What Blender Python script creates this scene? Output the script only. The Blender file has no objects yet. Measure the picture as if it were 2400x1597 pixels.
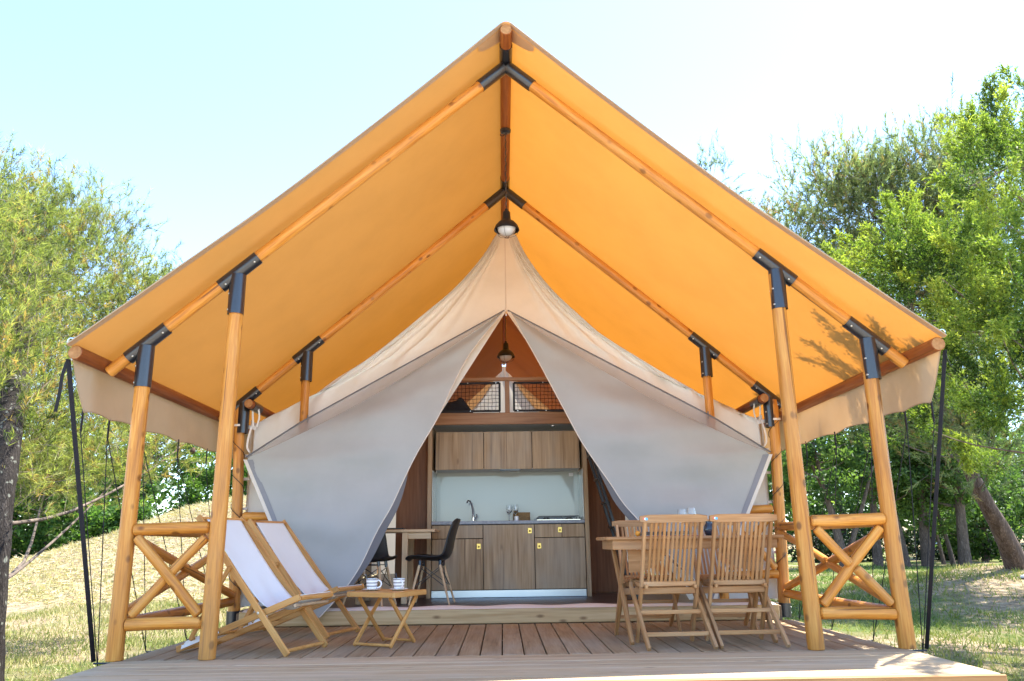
import bpy, math, random
import numpy as np
from mathutils import Vector, Matrix

random.seed(7)
SC = bpy.context.scene

# ------------------------------------------------------------------ camera
def set_camera():
    p, y, r = 0.2494, 0.0148, -0.0137            # pitch up, yaw right, roll
    fwd = Vector((math.sin(y)*math.cos(p), math.cos(y)*math.cos(p), math.sin(p)))
    right = Vector((math.cos(y), -math.sin(y), 0))
    up = right.cross(fwd)
    r2 = right*math.cos(r) + up*math.sin(r)
    u2 = -right*math.sin(r) + up*math.cos(r)
    m = Matrix(((r2.x, u2.x, -fwd.x, -0.0664), (r2.y, u2.y, -fwd.y, -5.826), (r2.z, u2.z, -fwd.z, 0.75), (0, 0, 0, 1)))
    cd = bpy.data.cameras.new('camera')
    cd.sensor_width = 36.0; cd.sensor_fit = 'HORIZONTAL'; cd.lens = 1858.5/2400*36
    cd.clip_start = 0.05; cd.clip_end = 2000
    co = bpy.data.objects.new('camera', cd); SC.collection.objects.link(co)
    co.matrix_world = m
    SC.camera = co
set_camera()

# ------------------------------------------------------------------ sky, sun, exposure
SUNV = Vector((0.45, 0.20, 1.0)).normalized()     # towards the sun
SUN_EL = math.asin(SUNV.z); SUN_AZ = math.atan2(SUNV.x, SUNV.y)
W = bpy.data.worlds.new('World'); SC.world = W; W.use_nodes = True
wn = W.node_tree; wn.nodes.clear()
sky = wn.nodes.new('ShaderNodeTexSky'); sky.sky_type = 'NISHITA'; sky.sun_disc = False
sky.sun_elevation = SUN_EL; sky.sun_rotation = SUN_AZ
sky.air_density = 1.0; sky.dust_density = 0.35; sky.ozone_density = 5.0
bg = wn.nodes.new('ShaderNodeBackground'); bg.inputs['Strength'].default_value = 0.15
wo = wn.nodes.new('ShaderNodeOutputWorld')
wn.links.new(sky.outputs[0], bg.inputs[0]); wn.links.new(bg.outputs[0], wo.inputs[0])
sl = bpy.data.lights.new('sun', 'SUN'); sl.energy = 4.4; sl.angle = math.radians(0.53); sl.color = (1.0, 0.95, 0.86)
so = bpy.data.objects.new('sun', sl); SC.collection.objects.link(so)
so.rotation_euler = SUNV.to_track_quat('Z', 'Y').to_euler(); so.location = (20, 10, 40)
SC.view_settings.view_transform = 'Standard'; SC.view_settings.look = 'None'
SC.view_settings.exposure = 2.15; SC.view_settings.gamma = 1.0
SC.view_settings.use_curve_mapping = False
SC.cycles.max_bounces = 9; SC.cycles.diffuse_bounces = 5; SC.cycles.transparent_max_bounces = 8
SC.cycles.caustics_reflective = False; SC.cycles.caustics_refractive = False

# ------------------------------------------------------------------ materials
class NB:
    def __init__(s, name):
        s.m = bpy.data.materials.new(name); s.m.use_nodes = True
        s.t = s.m.node_tree; s.t.nodes.clear()
        s.out = s.t.nodes.new('ShaderNodeOutputMaterial')
    def n(s, typ, **kw):
        nd = s.t.nodes.new('ShaderNode'+typ)
        for k, v in kw.items():
            if k.startswith('_'):
                setattr(nd, k[1:], v)
            else:
                key = int(k[1:]) if (k[0] == 'i' and k[1:].isdigit()) else k.replace('__', ' ')
                s.set(nd.inputs[key], v)
        return nd
    def set(s, sock, v):
        if isinstance(v, bpy.types.NodeSocket): s.t.links.new(v, sock)
        elif isinstance(v, bpy.types.Node): s.t.links.new(v.outputs[0], sock)
        else: sock.default_value = (*v, 1) if (isinstance(v, tuple) and len(v) == 3 and sock.type == 'RGBA') else v
    def ramp(s, fac, stops):
        r = s.n('ValToRGB'); s.set(r.inputs[0], fac); cr = r.color_ramp
        while len(cr.elements) < len(stops): cr.elements.new(0.5)
        for e, (p, c) in zip(cr.elements, stops): e.position = p; e.color = (*c, 1)
        return r
    def math(s, op, a, b=0.0, c=None):
        nd = s.n('Math', _operation=op); s.set(nd.inputs[0], a); s.set(nd.inputs[1], b)
        if c is not None: s.set(nd.inputs[2], c)
        return nd.outputs[0]
    def mix(s, fac, a, b, mode='MIX'):
        nd = s.n('Mix', _data_type='RGBA', _blend_type=mode)
        s.set(nd.inputs[0], fac); s.set(nd.inputs[6], a); s.set(nd.inputs[7], b)
        return nd.outputs[2]
    def coords(s, scale=(1, 1, 1), kind='Object', rnd=True):
        tc = s.n('TexCoord'); src = tc.outputs[kind]
        if rnd:
            oi = s.n('ObjectInfo')
            k = s.math('MULTIPLY', oi.outputs['Random'], 53.0)
            cb = s.n('CombineXYZ', i0=k, i1=s.math('MULTIPLY', k, 1.7), i2=s.math('MULTIPLY', k, 0.6))
            va = s.n('VectorMath', _operation='ADD', i0=src, i1=cb); src = va.outputs[0]
        mp = s.n('Mapping'); s.set(mp.inputs[0], src); mp.inputs['Scale'].default_value = scale
        return mp.outputs[0]
    def bump(s, h, strength=0.3, dist=0.01):
        b = s.n('Bump'); b.inputs['Strength'].default_value = strength; b.inputs['Distance'].default_value = dist
        s.set(b.inputs['Height'], h); return b.outputs[0]
    def done(s, shader):
        s.set(s.out.inputs['Surface'], shader.outputs[0] if isinstance(shader, bpy.types.Node) else shader); return s.m
    def principled(s, color, rough=0.6, normal=None, spec=0.4, **kw):
        p = s.n('BsdfPrincipled'); s.set(p.inputs['Base Color'], color); s.set(p.inputs['Roughness'], rough)
        p.inputs['Specular IOR Level'].default_value = spec
        if normal is not None: s.set(p.inputs['Normal'], normal)
        for k, v in kw.items(): s.set(p.inputs[k.replace('__', ' ')], v)
        return p

def wood(name, dark, mid, light, fine=60, coarse=(0.9, 9, 9), rough=0.55, knots=0.0, rnd=0.25, bump=0.25, spec=0.3, cracks=0.0, grey=None, groove=None, kr=(0.05, 0.16), ks=(3.2, 7.5, 7.5)):
    b = NB(name)
    c1 = b.coords(coarse); n1 = b.n('TexNoise', i0=c1); n1.inputs['Scale'].default_value = 1.0; n1.inputs['Detail'].default_value = 4; n1.inputs['Distortion'].default_value = 0.8
    c2 = b.coords((fine*0.05, fine, fine)); n2 = b.n('TexNoise', i0=c2); n2.inputs['Scale'].default_value = 1.0; n2.inputs['Detail'].default_value = 3
    f = b.math('ADD', b.math('MULTIPLY', n1.outputs[0], 0.58), b.math('MULTIPLY', n2.outputs[0], 0.48))
    col = b.ramp(f, [(0.30, dark), (0.52, mid), (0.74, light)]).outputs[0]
    if knots:
        c3 = b.coords(ks); v = b.n('TexVoronoi', i0=c3); v.inputs['Scale'].default_value = 1.0
        k = b.ramp(v.outputs['Distance'], [(kr[0], (1, 1, 1)), (kr[1], (0, 0, 0))]).outputs[0]
        kf = b.math('MULTIPLY', k, knots)
        col = b.mix(kf, col, (dark[0]*0.45, dark[1]*0.4, dark[2]*0.4))
    if cracks:
        c4 = b.coords((0.6, 34, 34)); n4 = b.n('TexNoise', i0=c4); n4.inputs['Scale'].default_value = 1.0; n4.inputs['Detail'].default_value = 1
        k = b.ramp(n4.outputs[0], [(0.685, (0, 0, 0)), (0.70, (1, 1, 1))]).outputs[0]
        col = b.mix(b.math('MULTIPLY', k, cracks), col, (dark[0]*0.35, dark[1]*0.3, dark[2]*0.3))
    if grey:
        c5 = b.coords((1.5, 3, 3)); n5 = b.n('TexNoise', i0=c5); n5.inputs['Scale'].default_value = 1.0; n5.inputs['Detail'].default_value = 5
        k = b.ramp(n5.outputs[0], [(0.42, (0, 0, 0)), (0.68, (1, 1, 1))]).outputs[0]
        col = b.mix(b.math('MULTIPLY', k, grey[1]), col, grey[0])
    oi = b.n('ObjectInfo')
    val = b.math('ADD', b.math('MULTIPLY', oi.outputs['Random'], rnd), 1-rnd/2)
    hs = b.n('HueSaturation'); b.set(hs.inputs['Value'], val); b.set(hs.inputs['Color'], col)
    hgt = n2.outputs[0]
    if groove:
        tc = b.n('TexCoord'); sp = b.n('SeparateXYZ', i0=tc.outputs['Object'])
        g = b.math('SINE', b.math('MULTIPLY', sp.outputs[1], 2*math.pi/groove))
        hgt = b.math('ADD', b.math('MULTIPLY', b.math('GREATER_THAN', g, -0.35), 1.2), b.math('MULTIPLY', hgt, 0.4))
    nb = b.bump(hgt, bump, 0.004)
    return b.done(b.principled(hs.outputs[0], rough, nb, spec))

def plain(name, col, rough=0.5, metallic=0.0, spec=0.4, var=0.0, bump=0.0, bscale=80, coat=0.0):
    b = NB(name); c = col; nrm = None
    if var or bump:
        n = b.n('TexNoise', i0=b.coords((1, 1, 1))); n.inputs['Scale'].default_value = bscale; n.inputs['Detail'].default_value = 4
        if var:
            lo = tuple(max(0, x*(1-var)) for x in col); hi = tuple(min(1, x*(1+var)) for x in col)
            c = b.ramp(n.outputs[0], [(0.3, lo), (0.7, hi)]).outputs[0]
        if bump: nrm = b.bump(n.outputs[0], bump, 0.003)
    p = b.principled(c, rough, nrm, spec, Metallic=metallic)
    if coat: p.inputs['Coat Weight'].default_value = coat; p.inputs['Coat Roughness'].default_value = 0.15
    return b.done(p)

def cloth(name, refl, trans, tfac, stain=0.06, weave=900, transp=0.0):
    b = NB(name)
    n = b.n('TexNoise', i0=b.coords((1, 1, 1), rnd=False)); n.inputs['Scale'].default_value = 2.2; n.inputs['Detail'].default_value = 6; n.inputs['Roughness'].default_value = 0.62
    k = b.ramp(n.outputs[0], [(0.25, (1-stain*1.8,)*3), (0.6, (1, 1, 1)), (0.8, (1+stain*0.3,)*3)]).outputs[0]
    w = b.n('TexNoise', i0=b.coords((1, 1, 1), rnd=False)); w.inputs['Scale'].default_value = weave*0.35; w.inputs['Detail'].default_value = 2
    c = b.mix(1.0, refl, k, 'MULTIPLY'); t = b.mix(1.0, trans, k, 'MULTIPLY')
    nb = b.bump(w.outputs[0], 0.12, 0.002)
    d = b.principled(c, 0.85, nb, 0.15)
    tr = b.n('BsdfTranslucent'); b.set(tr.inputs[0], t)
    mx = b.n('MixShader'); mx.inputs[0].default_value = tfac; b.set(mx.inputs[1], d); b.set(mx.inputs[2], tr)
    if transp:
        tp = b.n('BsdfTransparent'); m2 = b.n('MixShader'); m2.inputs[0].default_value = transp
        b.set(m2.inputs[1], mx); b.set(m2.inputs[2], tp); mx = m2
    return b.done(mx)

def foliage(name, stops, tfac=0.55, rough=0.55):
    b = NB(name); a = b.n('Attribute', _attribute_name='tint')
    c = b.ramp(a.outputs['Fac'], stops).outputs[0]
    d = b.principled(c, rough, None, 0.3)
    tr = b.n('BsdfTranslucent'); b.set(tr.inputs[0], b.mix(1.0, c, (1.25, 1.3, 0.7), 'MULTIPLY'))
    mx = b.n('MixShader'); mx.inputs[0].default_value = tfac; b.set(mx.inputs[1], d); b.set(mx.inputs[2], tr)
    return b.done(mx)

def glass(name, col=(1, 1, 1), rough=0.0):
    b = NB(name)
    g = b.n('BsdfPrincipled'); b.set(g.inputs['Base Color'], col); g.inputs['Roughness'].default_value = rough
    g.inputs['Transmission Weight'].default_value = 1.0; g.inputs['IOR'].default_value = 1.45
    return b.done(g)

MT = {}
MT['log'] = wood('stained_log', (0.29, 0.095, 0.013), (0.53, 0.205, 0.029), (0.69, 0.335, 0.068), fine=95, coarse=(1.5, 17, 17), rough=0.42, knots=0.8, rnd=0.24, bump=0.45, spec=0.35, cracks=0.75, kr=(0.13, 0.24), ks=(6.5, 9.5, 9.5), grey=((0.50, 0.28, 0.10), 0.3))
MT['beam'] = wood('red_stained_log', (0.15, 0.036, 0.010), (0.27, 0.078, 0.018), (0.38, 0.13, 0.032), fine=60, coarse=(0.8, 11, 11), rough=0.5, knots=0.5, rnd=0.15, bump=0.3, cracks=0.4)
MT['endgrain'] = wood('log_endgrain', (0.22, 0.09, 0.03), (0.36, 0.17, 0.06), (0.48, 0.25, 0.1), fine=40, coarse=(20, 20, 20), rough=0.7)
MT['deck'] = wood('deck_brown', (0.19, 0.122, 0.060), (0.31, 0.213, 0.115), (0.41, 0.305, 0.182), fine=75, coarse=(1.1, 14, 14), rough=0.62, knots=0.45, rnd=0.22, bump=0.35, grey=((0.35, 0.30, 0.22), 0.55), cracks=0.25)
MT['deckpale'] = wood('deck_pale_ribbed', (0.30, 0.195, 0.10), (0.46, 0.33, 0.185), (0.58, 0.45, 0.28), fine=65, coarse=(0.7, 10, 10), rough=0.7, knots=0.55, rnd=0.14, bump=0.6, grey=((0.46, 0.385, 0.28), 0.45), cracks=0.3, groove=0.0242)
MT['fascia'] = wood('deck_fascia', (0.32, 0.13, 0.04), (0.50, 0.24, 0.085), (0.6, 0.33, 0.14), fine=60, rough=0.6, knots=0.6)
MT['pine'] = wood('pale_pine', (0.36, 0.23, 0.10), (0.52, 0.37, 0.19), (0.62, 0.48, 0.28), fine=50, coarse=(0.6, 12, 12), rough=0.6, knots=0.8, rnd=0.1, cracks=0.2)
MT['joist'] = wood('joist_wood', (0.10, 0.06, 0.035), (0.17, 0.11, 0.065), (0.23, 0.16, 0.10), fine=40)
MT['teak'] = wood('teak', (0.27, 0.115, 0.038), (0.42, 0.205, 0.075), (0.54, 0.30, 0.13), fine=90, coarse=(1.2, 22, 22), rough=0.5, rnd=0.3, bump=0.2, grey=((0.44, 0.31, 0.19), 0.45))
MT['teakpale'] = wood('weathered_teak', (0.30, 0.175, 0.09), (0.44, 0.28, 0.15), (0.55, 0.38, 0.23), fine=80, coarse=(1.2, 20, 20), rough=0.6, rnd=0.25, grey=((0.42, 0.36, 0.29), 0.6))
MT['acacia'] = wood('orange_acacia', (0.36, 0.15, 0.035), (0.53, 0.26, 0.075), (0.62, 0.35, 0.12), fine=80, coarse=(1.5, 20, 20), rough=0.45, rnd=0.25)
MT['oak'] = wood('cabinet_oak', (0.19, 0.112, 0.055), (0.37, 0.245, 0.132), (0.52, 0.365, 0.21), fine=45, coarse=(0.9, 12, 12), rough=0.5, knots=0.4, rnd=0.12, cracks=0.5, grey=((0.38, 0.315, 0.235), 0.6))
MT['walnut'] = wood('brown_panel', (0.13, 0.058, 0.028), (0.20, 0.095, 0.048), (0.27, 0.14, 0.075), fine=45, coarse=(0.7, 8, 8), rough=0.5, rnd=0.08)
MT['loftwood'] = wood('loft_fascia_wood', (0.18, 0.082, 0.036), (0.29, 0.145, 0.068), (0.38, 0.21, 0.105), fine=45, coarse=(0.7, 10, 10), rough=0.5, rnd=0.1)
MT['beech'] = wood('beech_leg', (0.40, 0.25, 0.13), (0.55, 0.37, 0.21), (0.64, 0.46, 0.29), fine=60, rough=0.5)
MT['blackmetal'] = plain('black_powder_coat', (0.012, 0.014, 0.020), 0.28, 0.0, 0.65, var=0.2, bump=0.04, bscale=60, coat=0.25)
MT['lampblack'] = plain('matt_black_enamel', (0.010, 0.010, 0.011), 0.5, 0.0, 0.3)
MT['screw'] = plain('screw_steel', (0.55, 0.54, 0.5), 0.35, 0.9)
MT['roof'] = cloth('roof_canvas', (0.365, 0.235, 0.105), (0.98, 0.365, 0.040), 0.13, stain=0.05)
MT['liner'] = cloth('liner_canvas', (0.40, 0.24, 0.14), (0.85, 0.42, 0.16), 0.22, stain=0.05)
MT['hem'] = cloth('roof_hem', (0.42, 0.32, 0.22), (0.8, 0.36, 0.1), 0.12, stain=0.05)
MT['patch'] = cloth('reinforced_canvas', (0.45, 0.31, 0.18), (0.98, 0.40, 0.08), 0.105, stain=0.05)
MT['rearwhite'] = cloth('rear_white_canvas', (0.82, 0.80, 0.76), (0.9, 0.82, 0.70), 0.24, stain=0.04)
MT['valance'] = cloth('valance_canvas', (0.50, 0.40, 0.285), (0.75, 0.42, 0.17), 0.16, stain=0.06)
MT['white'] = cloth('white_canvas', (0.86, 0.86, 0.80), (0.76, 0.70, 0.58), 0.18, stain=0.05)
MT['flap'] = cloth('grey_flap_cloth', (0.435, 0.455, 0.455), (0.40, 0.40, 0.38), 0.18, stain=0.05)
MT['flapedge'] = cloth('dark_grey_binding', (0.17, 0.17, 0.18), (0.2, 0.19, 0.18), 0.1)
MT['greyband'] = cloth('grey_binding', (0.27, 0.28, 0.31), (0.3, 0.29, 0.28), 0.1)
MT['mesh'] = cloth('grey_mosquito_mesh', (0.36, 0.35, 0.35), (0.4, 0.38, 0.36), 0.2, transp=0.42)
MT['trim'] = cloth('white_binding', (0.75, 0.70, 0.64), (0.7, 0.6, 0.5), 0.15)
MT['sling'] = cloth('white_sling', (0.81, 0.85, 0.855), (0.7, 0.7, 0.75), 0.15, stain=0.03)
MT['rope'] = plain('black_rope', (0.012, 0.012, 0.014), 0.8, bump=0.4, bscale=400)
MT['strap'] = plain('black_webbing', (0.016, 0.017, 0.021), 0.75, bump=0.3, bscale=300)
MT['whitestrap'] = plain('white_tape', (0.75, 0.72, 0.67), 0.8)
MT['cable'] = plain('dark_cable', (0.03, 0.022, 0.018), 0.6)
MT['blackplastic'] = plain('black_plastic', (0.014, 0.015, 0.017), 0.38, spec=0.5)
MT['glassback'] = plain('pale_blue_glass', (0.49, 0.53, 0.50), 0.06, spec=0.6)
MT['counter'] = plain('grey_counter', (0.30, 0.32, 0.35), 0.45, var=0.15, bscale=40)
MT['alu'] = plain('brushed_aluminium', (0.58, 0.64, 0.68), 0.30, 0.75)
MT['chrome'] = plain('chrome', (0.8, 0.8, 0.82), 0.08, 1.0)
MT['brass'] = plain('brass', (0.60, 0.44, 0.13), 0.32, 0.9)
MT['dark'] = plain('dark_void', (0.02, 0.018, 0.016), 0.8)
MT['underside'] = plain('white_board', (0.62, 0.62, 0.60), 0.6)
MT['darkfloor'] = wood('dark_floor', (0.035, 0.026, 0.026), (0.06, 0.045, 0.043), (0.085, 0.066, 0.062), fine=40, coarse=(0.8, 8, 8), rough=0.35, rnd=0.12)
MT['globe'] = plain('opal_glass', (0.58, 0.58, 0.60), 0.25)
MT['glass'] = glass('clear_glass')
MT['ceramic'] = plain('white_ceramic', (0.82, 0.82, 0.80), 0.15, spec=0.5)
MT['bag'] = plain('dark_navy_fabric', (0.014, 0.016, 0.026), 0.8, bump=0.2)
MT['wicker'] = plain('wicker', (0.33, 0.20, 0.085), 0.75, var=0.45, bump=0.5, bscale=160)
MT['red'] = plain('red_cloth', (0.35, 0.03, 0.03), 0.8)
MT['jug'] = plain('dark_glass_jug', (0.03, 0.035, 0.045), 0.08, spec=0.6)
MT['plate'] = plain('steel_tray', (0.5, 0.52, 0.55), 0.25, 0.8)
MT['orange'] = plain('orange_peel', (0.75, 0.30, 0.03), 0.5, bump=0.3, bscale=120)
MT['whiteplastic'] = plain('white_plastic_plate', (0.78, 0.79, 0.83), 0.4)
MT['stred'] = plain('sticker_red', (0.7, 0.16, 0.1), 0.4)
MT['stwhite'] = plain('sticker_white', (0.8, 0.82, 0.84), 0.4)
MT['stblue'] = plain('sticker_blue', (0.12, 0.42, 0.68), 0.4)
def bark(name, dark, light, sc=1.0, lichen=0.0):
    b = NB(name); c0 = b.coords((9*sc, 9*sc, 2.0*sc), 'Object', False)
    nd = b.n('TexNoise', i0=c0); nd.inputs['Scale'].default_value = 1.6; nd.inputs['Detail'].default_value = 5
    c = b.n('VectorMath', _operation='MULTIPLY_ADD', i0=nd.outputs['Color'], i1=(1.6, 1.6, 1.6), i2=c0).outputs[0]
    n = b.n('TexNoise', i0=c); n.inputs['Scale'].default_value = 1.2; n.inputs['Detail'].default_value = 6; n.inputs['Distortion'].default_value = 0.7
    v = b.n('TexVoronoi', i0=c, _feature='DISTANCE_TO_EDGE'); v.inputs['Scale'].default_value = 2.3
    e = b.ramp(v.outputs['Distance'], [(0.0, (0.25, 0.25, 0.25)), (0.4, (1, 1, 1))]).outputs[0]
    f = b.math('MULTIPLY', b.math('ADD', b.math('MULTIPLY', e, 0.6), 0.4), n.outputs[0])
    col = b.ramp(f, [(0.15, dark), (0.62, light)]).outputs[0]
    if lichen:
        n2 = b.n('TexNoise', i0=b.coords((14, 14, 11), 'Object', False)); n2.inputs['Scale'].default_value = 1.0; n2.inputs['Detail'].default_value = 3
        k = b.ramp(n2.outputs[0], [(0.62, (0, 0, 0)), (0.68, (1, 1, 1))]).outputs[0]
        col = b.mix(b.math('MULTIPLY', k, lichen), col, (0.34, 0.36, 0.30))
    return b.done(b.principled(col, 0.9, b.bump(f, 0.9, 0.03), 0.1))
MT['bark'] = bark('pine_bark', (0.012, 0.010, 0.009), (0.06, 0.052, 0.047), 1.6, 0.45)
MT['bark2'] = bark('red_pine_bark', (0.05, 0.034, 0.026), (0.21, 0.155, 0.125), 1.0)
MT['twig'] = plain('grey_twig', (0.13, 0.10, 0.08), 0.9, var=0.35, bscale=8)
MT['cone'] = plain('pine_cone', (0.08, 0.045, 0.03), 0.9)
MT['needleL'] = foliage('pine_needles_yellowgreen', [(0.0, (0.035, 0.06, 0.014)), (0.4, (0.175, 0.22, 0.058)), (0.8, (0.34, 0.37, 0.11)), (1.0, (0.36, 0.24, 0.09))])
MT['needleR'] = foliage('pine_needles_greygreen', [(0.0, (0.028, 0.055, 0.02)), (0.4, (0.155, 0.205, 0.10)), (0.85, (0.29, 0.34, 0.16)), (1.0, (0.30, 0.20, 0.10))])
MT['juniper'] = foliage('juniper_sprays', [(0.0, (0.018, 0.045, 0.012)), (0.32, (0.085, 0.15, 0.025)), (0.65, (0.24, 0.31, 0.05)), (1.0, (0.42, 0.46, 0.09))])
MT['leafA'] = foliage('shrub_leaves', [(0.0, (0.022, 0.055, 0.014)), (0.5, (0.065, 0.145, 0.03)), (1.0, (0.15, 0.25, 0.05))])
MT['leafB'] = foliage('broad_leaves', [(0.0, (0.025, 0.05, 0.014)), (0.5, (0.075, 0.14, 0.035)), (1.0, (0.17, 0.24, 0.06))])
MT['leafD'] = foliage('dark_hedge_leaves', [(0.0, (0.010, 0.022, 0.010)), (1.0, (0.04, 0.075, 0.025))], 0.2)
MT['grass'] = foliage('grass_blades', [(0.0, (0.07, 0.13, 0.025)), (0.45, (0.18, 0.22, 0.05)), (0.75, (0.37, 0.32, 0.15)), (1.0, (0.49, 0.415, 0.26))], 0.25, 0.7)

# ------------------------------------------------------------------ building helpers
WM = {}
I4 = Matrix.Identity(4)
def tag(o, label=None, cat=None, group=None, kind=None):
    if label: o['label'] = label
    if cat: o['category'] = cat
    if group: o['group'] = group
    if kind: o['kind'] = kind
    return o
def setpar(o, parent, M):
    if parent is not None:
        o.parent = parent; o.matrix_parent_inverse = WM[parent.name].inverted()
    o.matrix_basis = M; WM[o.name] = M.copy()
def thing(name, loc=(0, 0, 0), rz=0.0, label=None, cat=None, group=None):
    o = bpy.data.objects.new(name, None); SC.collection.objects.link(o); o.empty_display_size = 0.1
    setpar(o, None, Matrix.Translation(loc) @ Matrix.Rotation(rz, 4, 'Z'))
    return tag(o, label, cat, group)
def obj(name, mesh, mat, parent=None, M=None):
    if mat is not None and len(mesh.materials) == 0: mesh.materials.append(MT[mat])
    o = bpy.data.objects.new(name, mesh); SC.collection.objects.link(o)
    setpar(o, parent, M if M is not None else I4); return o
def copy_tree(o, M, parent=None):
    c = o.copy(); SC.collection.objects.link(c)
    if parent is None: c.matrix_basis = M
    else: c.parent = parent
    for ch in o.children: copy_tree(ch, None, c)
    return c
def TRZ(loc, rz=0.0): return Matrix.Translation(loc) @ Matrix.Rotation(rz, 4, 'Z')
def mk(name, v, f, smooth=None, uvmat=None):
    m = bpy.data.meshes.new(name); m.from_pydata([tuple(a) for a in v], [], f)
    if smooth is not None:
        m.shade_smooth()
        if smooth < 179: m.set_sharp_from_angle(angle=math.radians(smooth))
    m.update(); return m
class MB:
    """collects several pieces of ONE part in its own local space"""
    def __init__(s): s.v = []; s.f = []
    def add(s, v, f, M=None):
        k = len(s.v)
        s.v += [tuple(M @ Vector(a)) for a in v] if M is not None else [tuple(a) for a in v]
        s.f += [tuple(i+k for i in q) for q in f]; return s
    def mesh(s, name, smooth=None): return mk(name, s.v, s.f, smooth)
def axes(p0, p1, up=(0, 0, 1), at=0.5):
    p0 = Vector(p0); p1 = Vector(p1); x = (p1-p0).normalized(); u = Vector(up)
    z = u - x*u.dot(x)
    if z.length < 1e-4: z = Vector((0, 1, 0)) - x*x.y
    z.normalize(); y = z.cross(x); c = p0.lerp(p1, at)
    return Matrix(((x.x, y.x, z.x, c.x), (x.y, y.y, z.y, c.y), (x.z, y.z, z.z, c.z), (0, 0, 0, 1)))
def cbox(lx, ly, lz, b=0.003):
    b = min(b, lx*0.3, ly*0.3, lz*0.3); h = (lx/2, ly/2, lz/2); v = []; idx = {}
    for sx in (-1, 1):
        for sy in (-1, 1):
            for sz in (-1, 1):
                s = (sx, sy, sz)
                for a in range(3):
                    idx[(s, a)] = len(v); v.append(tuple(s[i]*(h[i]-(0 if i == a else b)) for i in range(3)))
    f = []
    for a in range(3):
        o = [i for i in range(3) if i != a]
        for sg in (-1, 1):
            q = []
            for (p, r) in ((-1, -1), (1, -1), (1, 1), (-1, 1)):
                s = [0, 0, 0]; s[a] = sg; s[o[0]] = p; s[o[1]] = r; q.append(idx[(tuple(s), a)])
            f.append(q)
    for a in range(3):           # edges parallel to axis a
        o = [i for i in range(3) if i != a]
        for p in (-1, 1):
            for r in (-1, 1):
                s0 = [0, 0, 0]; s0[a] = -1; s0[o[0]] = p; s0[o[1]] = r; s1 = list(s0); s1[a] = 1
                f.append([idx[(tuple(s0), o[0])], idx[(tuple(s1), o[0])], idx[(tuple(s1), o[1])], idx[(tuple(s0), o[1])]])
    for sx in (-1, 1):
        for sy in (-1, 1):
            for sz in (-1, 1): f.append([idx[((sx, sy, sz), a)] for a in range(3)])
    out = []
    for q in f:
        p = [Vector(v[i]) for i in q]; n = (p[1]-p[0]).cross(p[2]-p[0]); c = sum(p, Vector())/len(p)
        out.append(tuple(q) if n.dot(c) > 0 else tuple(reversed(q)))
    return v, out
CB = {}
def boxmesh(name, lx, ly, lz, b=0.003, mat=None):
    k = (round(lx, 4), round(ly, 4), round(lz, 4), round(b, 4), mat)
    if k not in CB:
        CB[k] = mk(name, *cbox(lx, ly, lz, b))
        if mat: CB[k].materials.append(MT[mat])
    return CB[k]
def beam(name, parent, p0, p1, w, h, mat, up=(0, 0, 1), b=0.003):
    L = (Vector(p1)-Vector(p0)).length
    return obj(name, boxmesh(name, L, w, h, b, mat), mat, parent, axes(p0, p1, up))
def block(name, parent, lo, hi, mat, b=0.003, long=None):
    """axis aligned board; local X along its longest side so that the grain follows it"""
    lo = Vector(lo); hi = Vector(hi); d = hi-lo; c = (lo+hi)/2
    a = long if long is not None else max(range(3), key=lambda i: d[i])
    if a == 0: p0, p1, up, w, h = Vector((lo.x, c.y, c.z)), Vector((hi.x, c.y, c.z)), (0, 0, 1), d.y, d.z
    elif a == 1: p0, p1, up, w, h = Vector((c.x, lo.y, c.z)), Vector((c.x, hi.y, c.z)), (0, 0, 1), d.x, d.z
    else: p0, p1, up, w, h = Vector((c.x, c.y, lo.z)), Vector((c.x, c.y, hi.z)), (0, 1, 0), d.x, d.y
    return obj(name, boxmesh(name, d[a], w, h, b, mat), mat, parent, axes(p0, p1, up))
def ring_tube(L, rad, n=16, seg=8, wob=0.0, cap=True, ch=0.004, seed=0):
    rg = random.Random(seed); v = []; f = []; ph = [rg.uniform(0, 6.28) for _ in range(4)]
    xs = [(-L/2, -ch), (-L/2+ch, 0)] + [(-L/2+ch+(L-2*ch)*i/seg, 0) for i in range(1, seg)] + [(L/2-ch, 0), (L/2, -ch)]
    for (x, dr) in xs:
        t = x/L+0.5; r = rad(t) + dr
        oy = wob*math.sin(3.1*t+ph[0]); oz = wob*math.sin(2.6*t+ph[1])
        for k in range(n):
            a = 2*math.pi*k/n; rr = r*(1+(wob*2.2)*math.sin(2*a+5*t+ph[2])+(wob*1.4)*math.sin(3*a+11*t+ph[3]))
            v.append((x, oy+rr*math.cos(a), oz+rr*math.sin(a)))
    R = len(xs)
    for i in range(R-1):
        for k in range(n):
            f.append((i*n+k, (i+1)*n+k, (i+1)*n+(k+1) % n, i*n+(k+1) % n)[::-1])
    if cap: f.append(tuple(range(n))[::-1][::-1]); f.append(tuple((R-1)*n+k for k in range(n))[::-1])
    fl = []
    for q in f: fl.append(q)
    return v, fl
LOGSEED = [0]
def logb(name, parent, p0, p1, r0, r1=None, mat='log', wob=0.006, n=16, seg=8, endmat=None, ch=0.004):
    r1 = r0 if r1 is None else r1; L = (Vector(p1)-Vector(p0)).length; LOGSEED[0] += 1
    v, f = ring_tube(L, lambda t: r0+(r1-r0)*t, n, seg, wob, True, ch, LOGSEED[0])
    m = mk(name, v, f, 35)
    m.materials.append(MT[mat])
    if endmat:
        m.materials.append(MT[endmat]); m.polygons[len(f)-1].material_index = 1; m.polygons[len(f)-2].material_index = 1
    return obj(name, m, mat, parent, axes(p0, p1))
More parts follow.
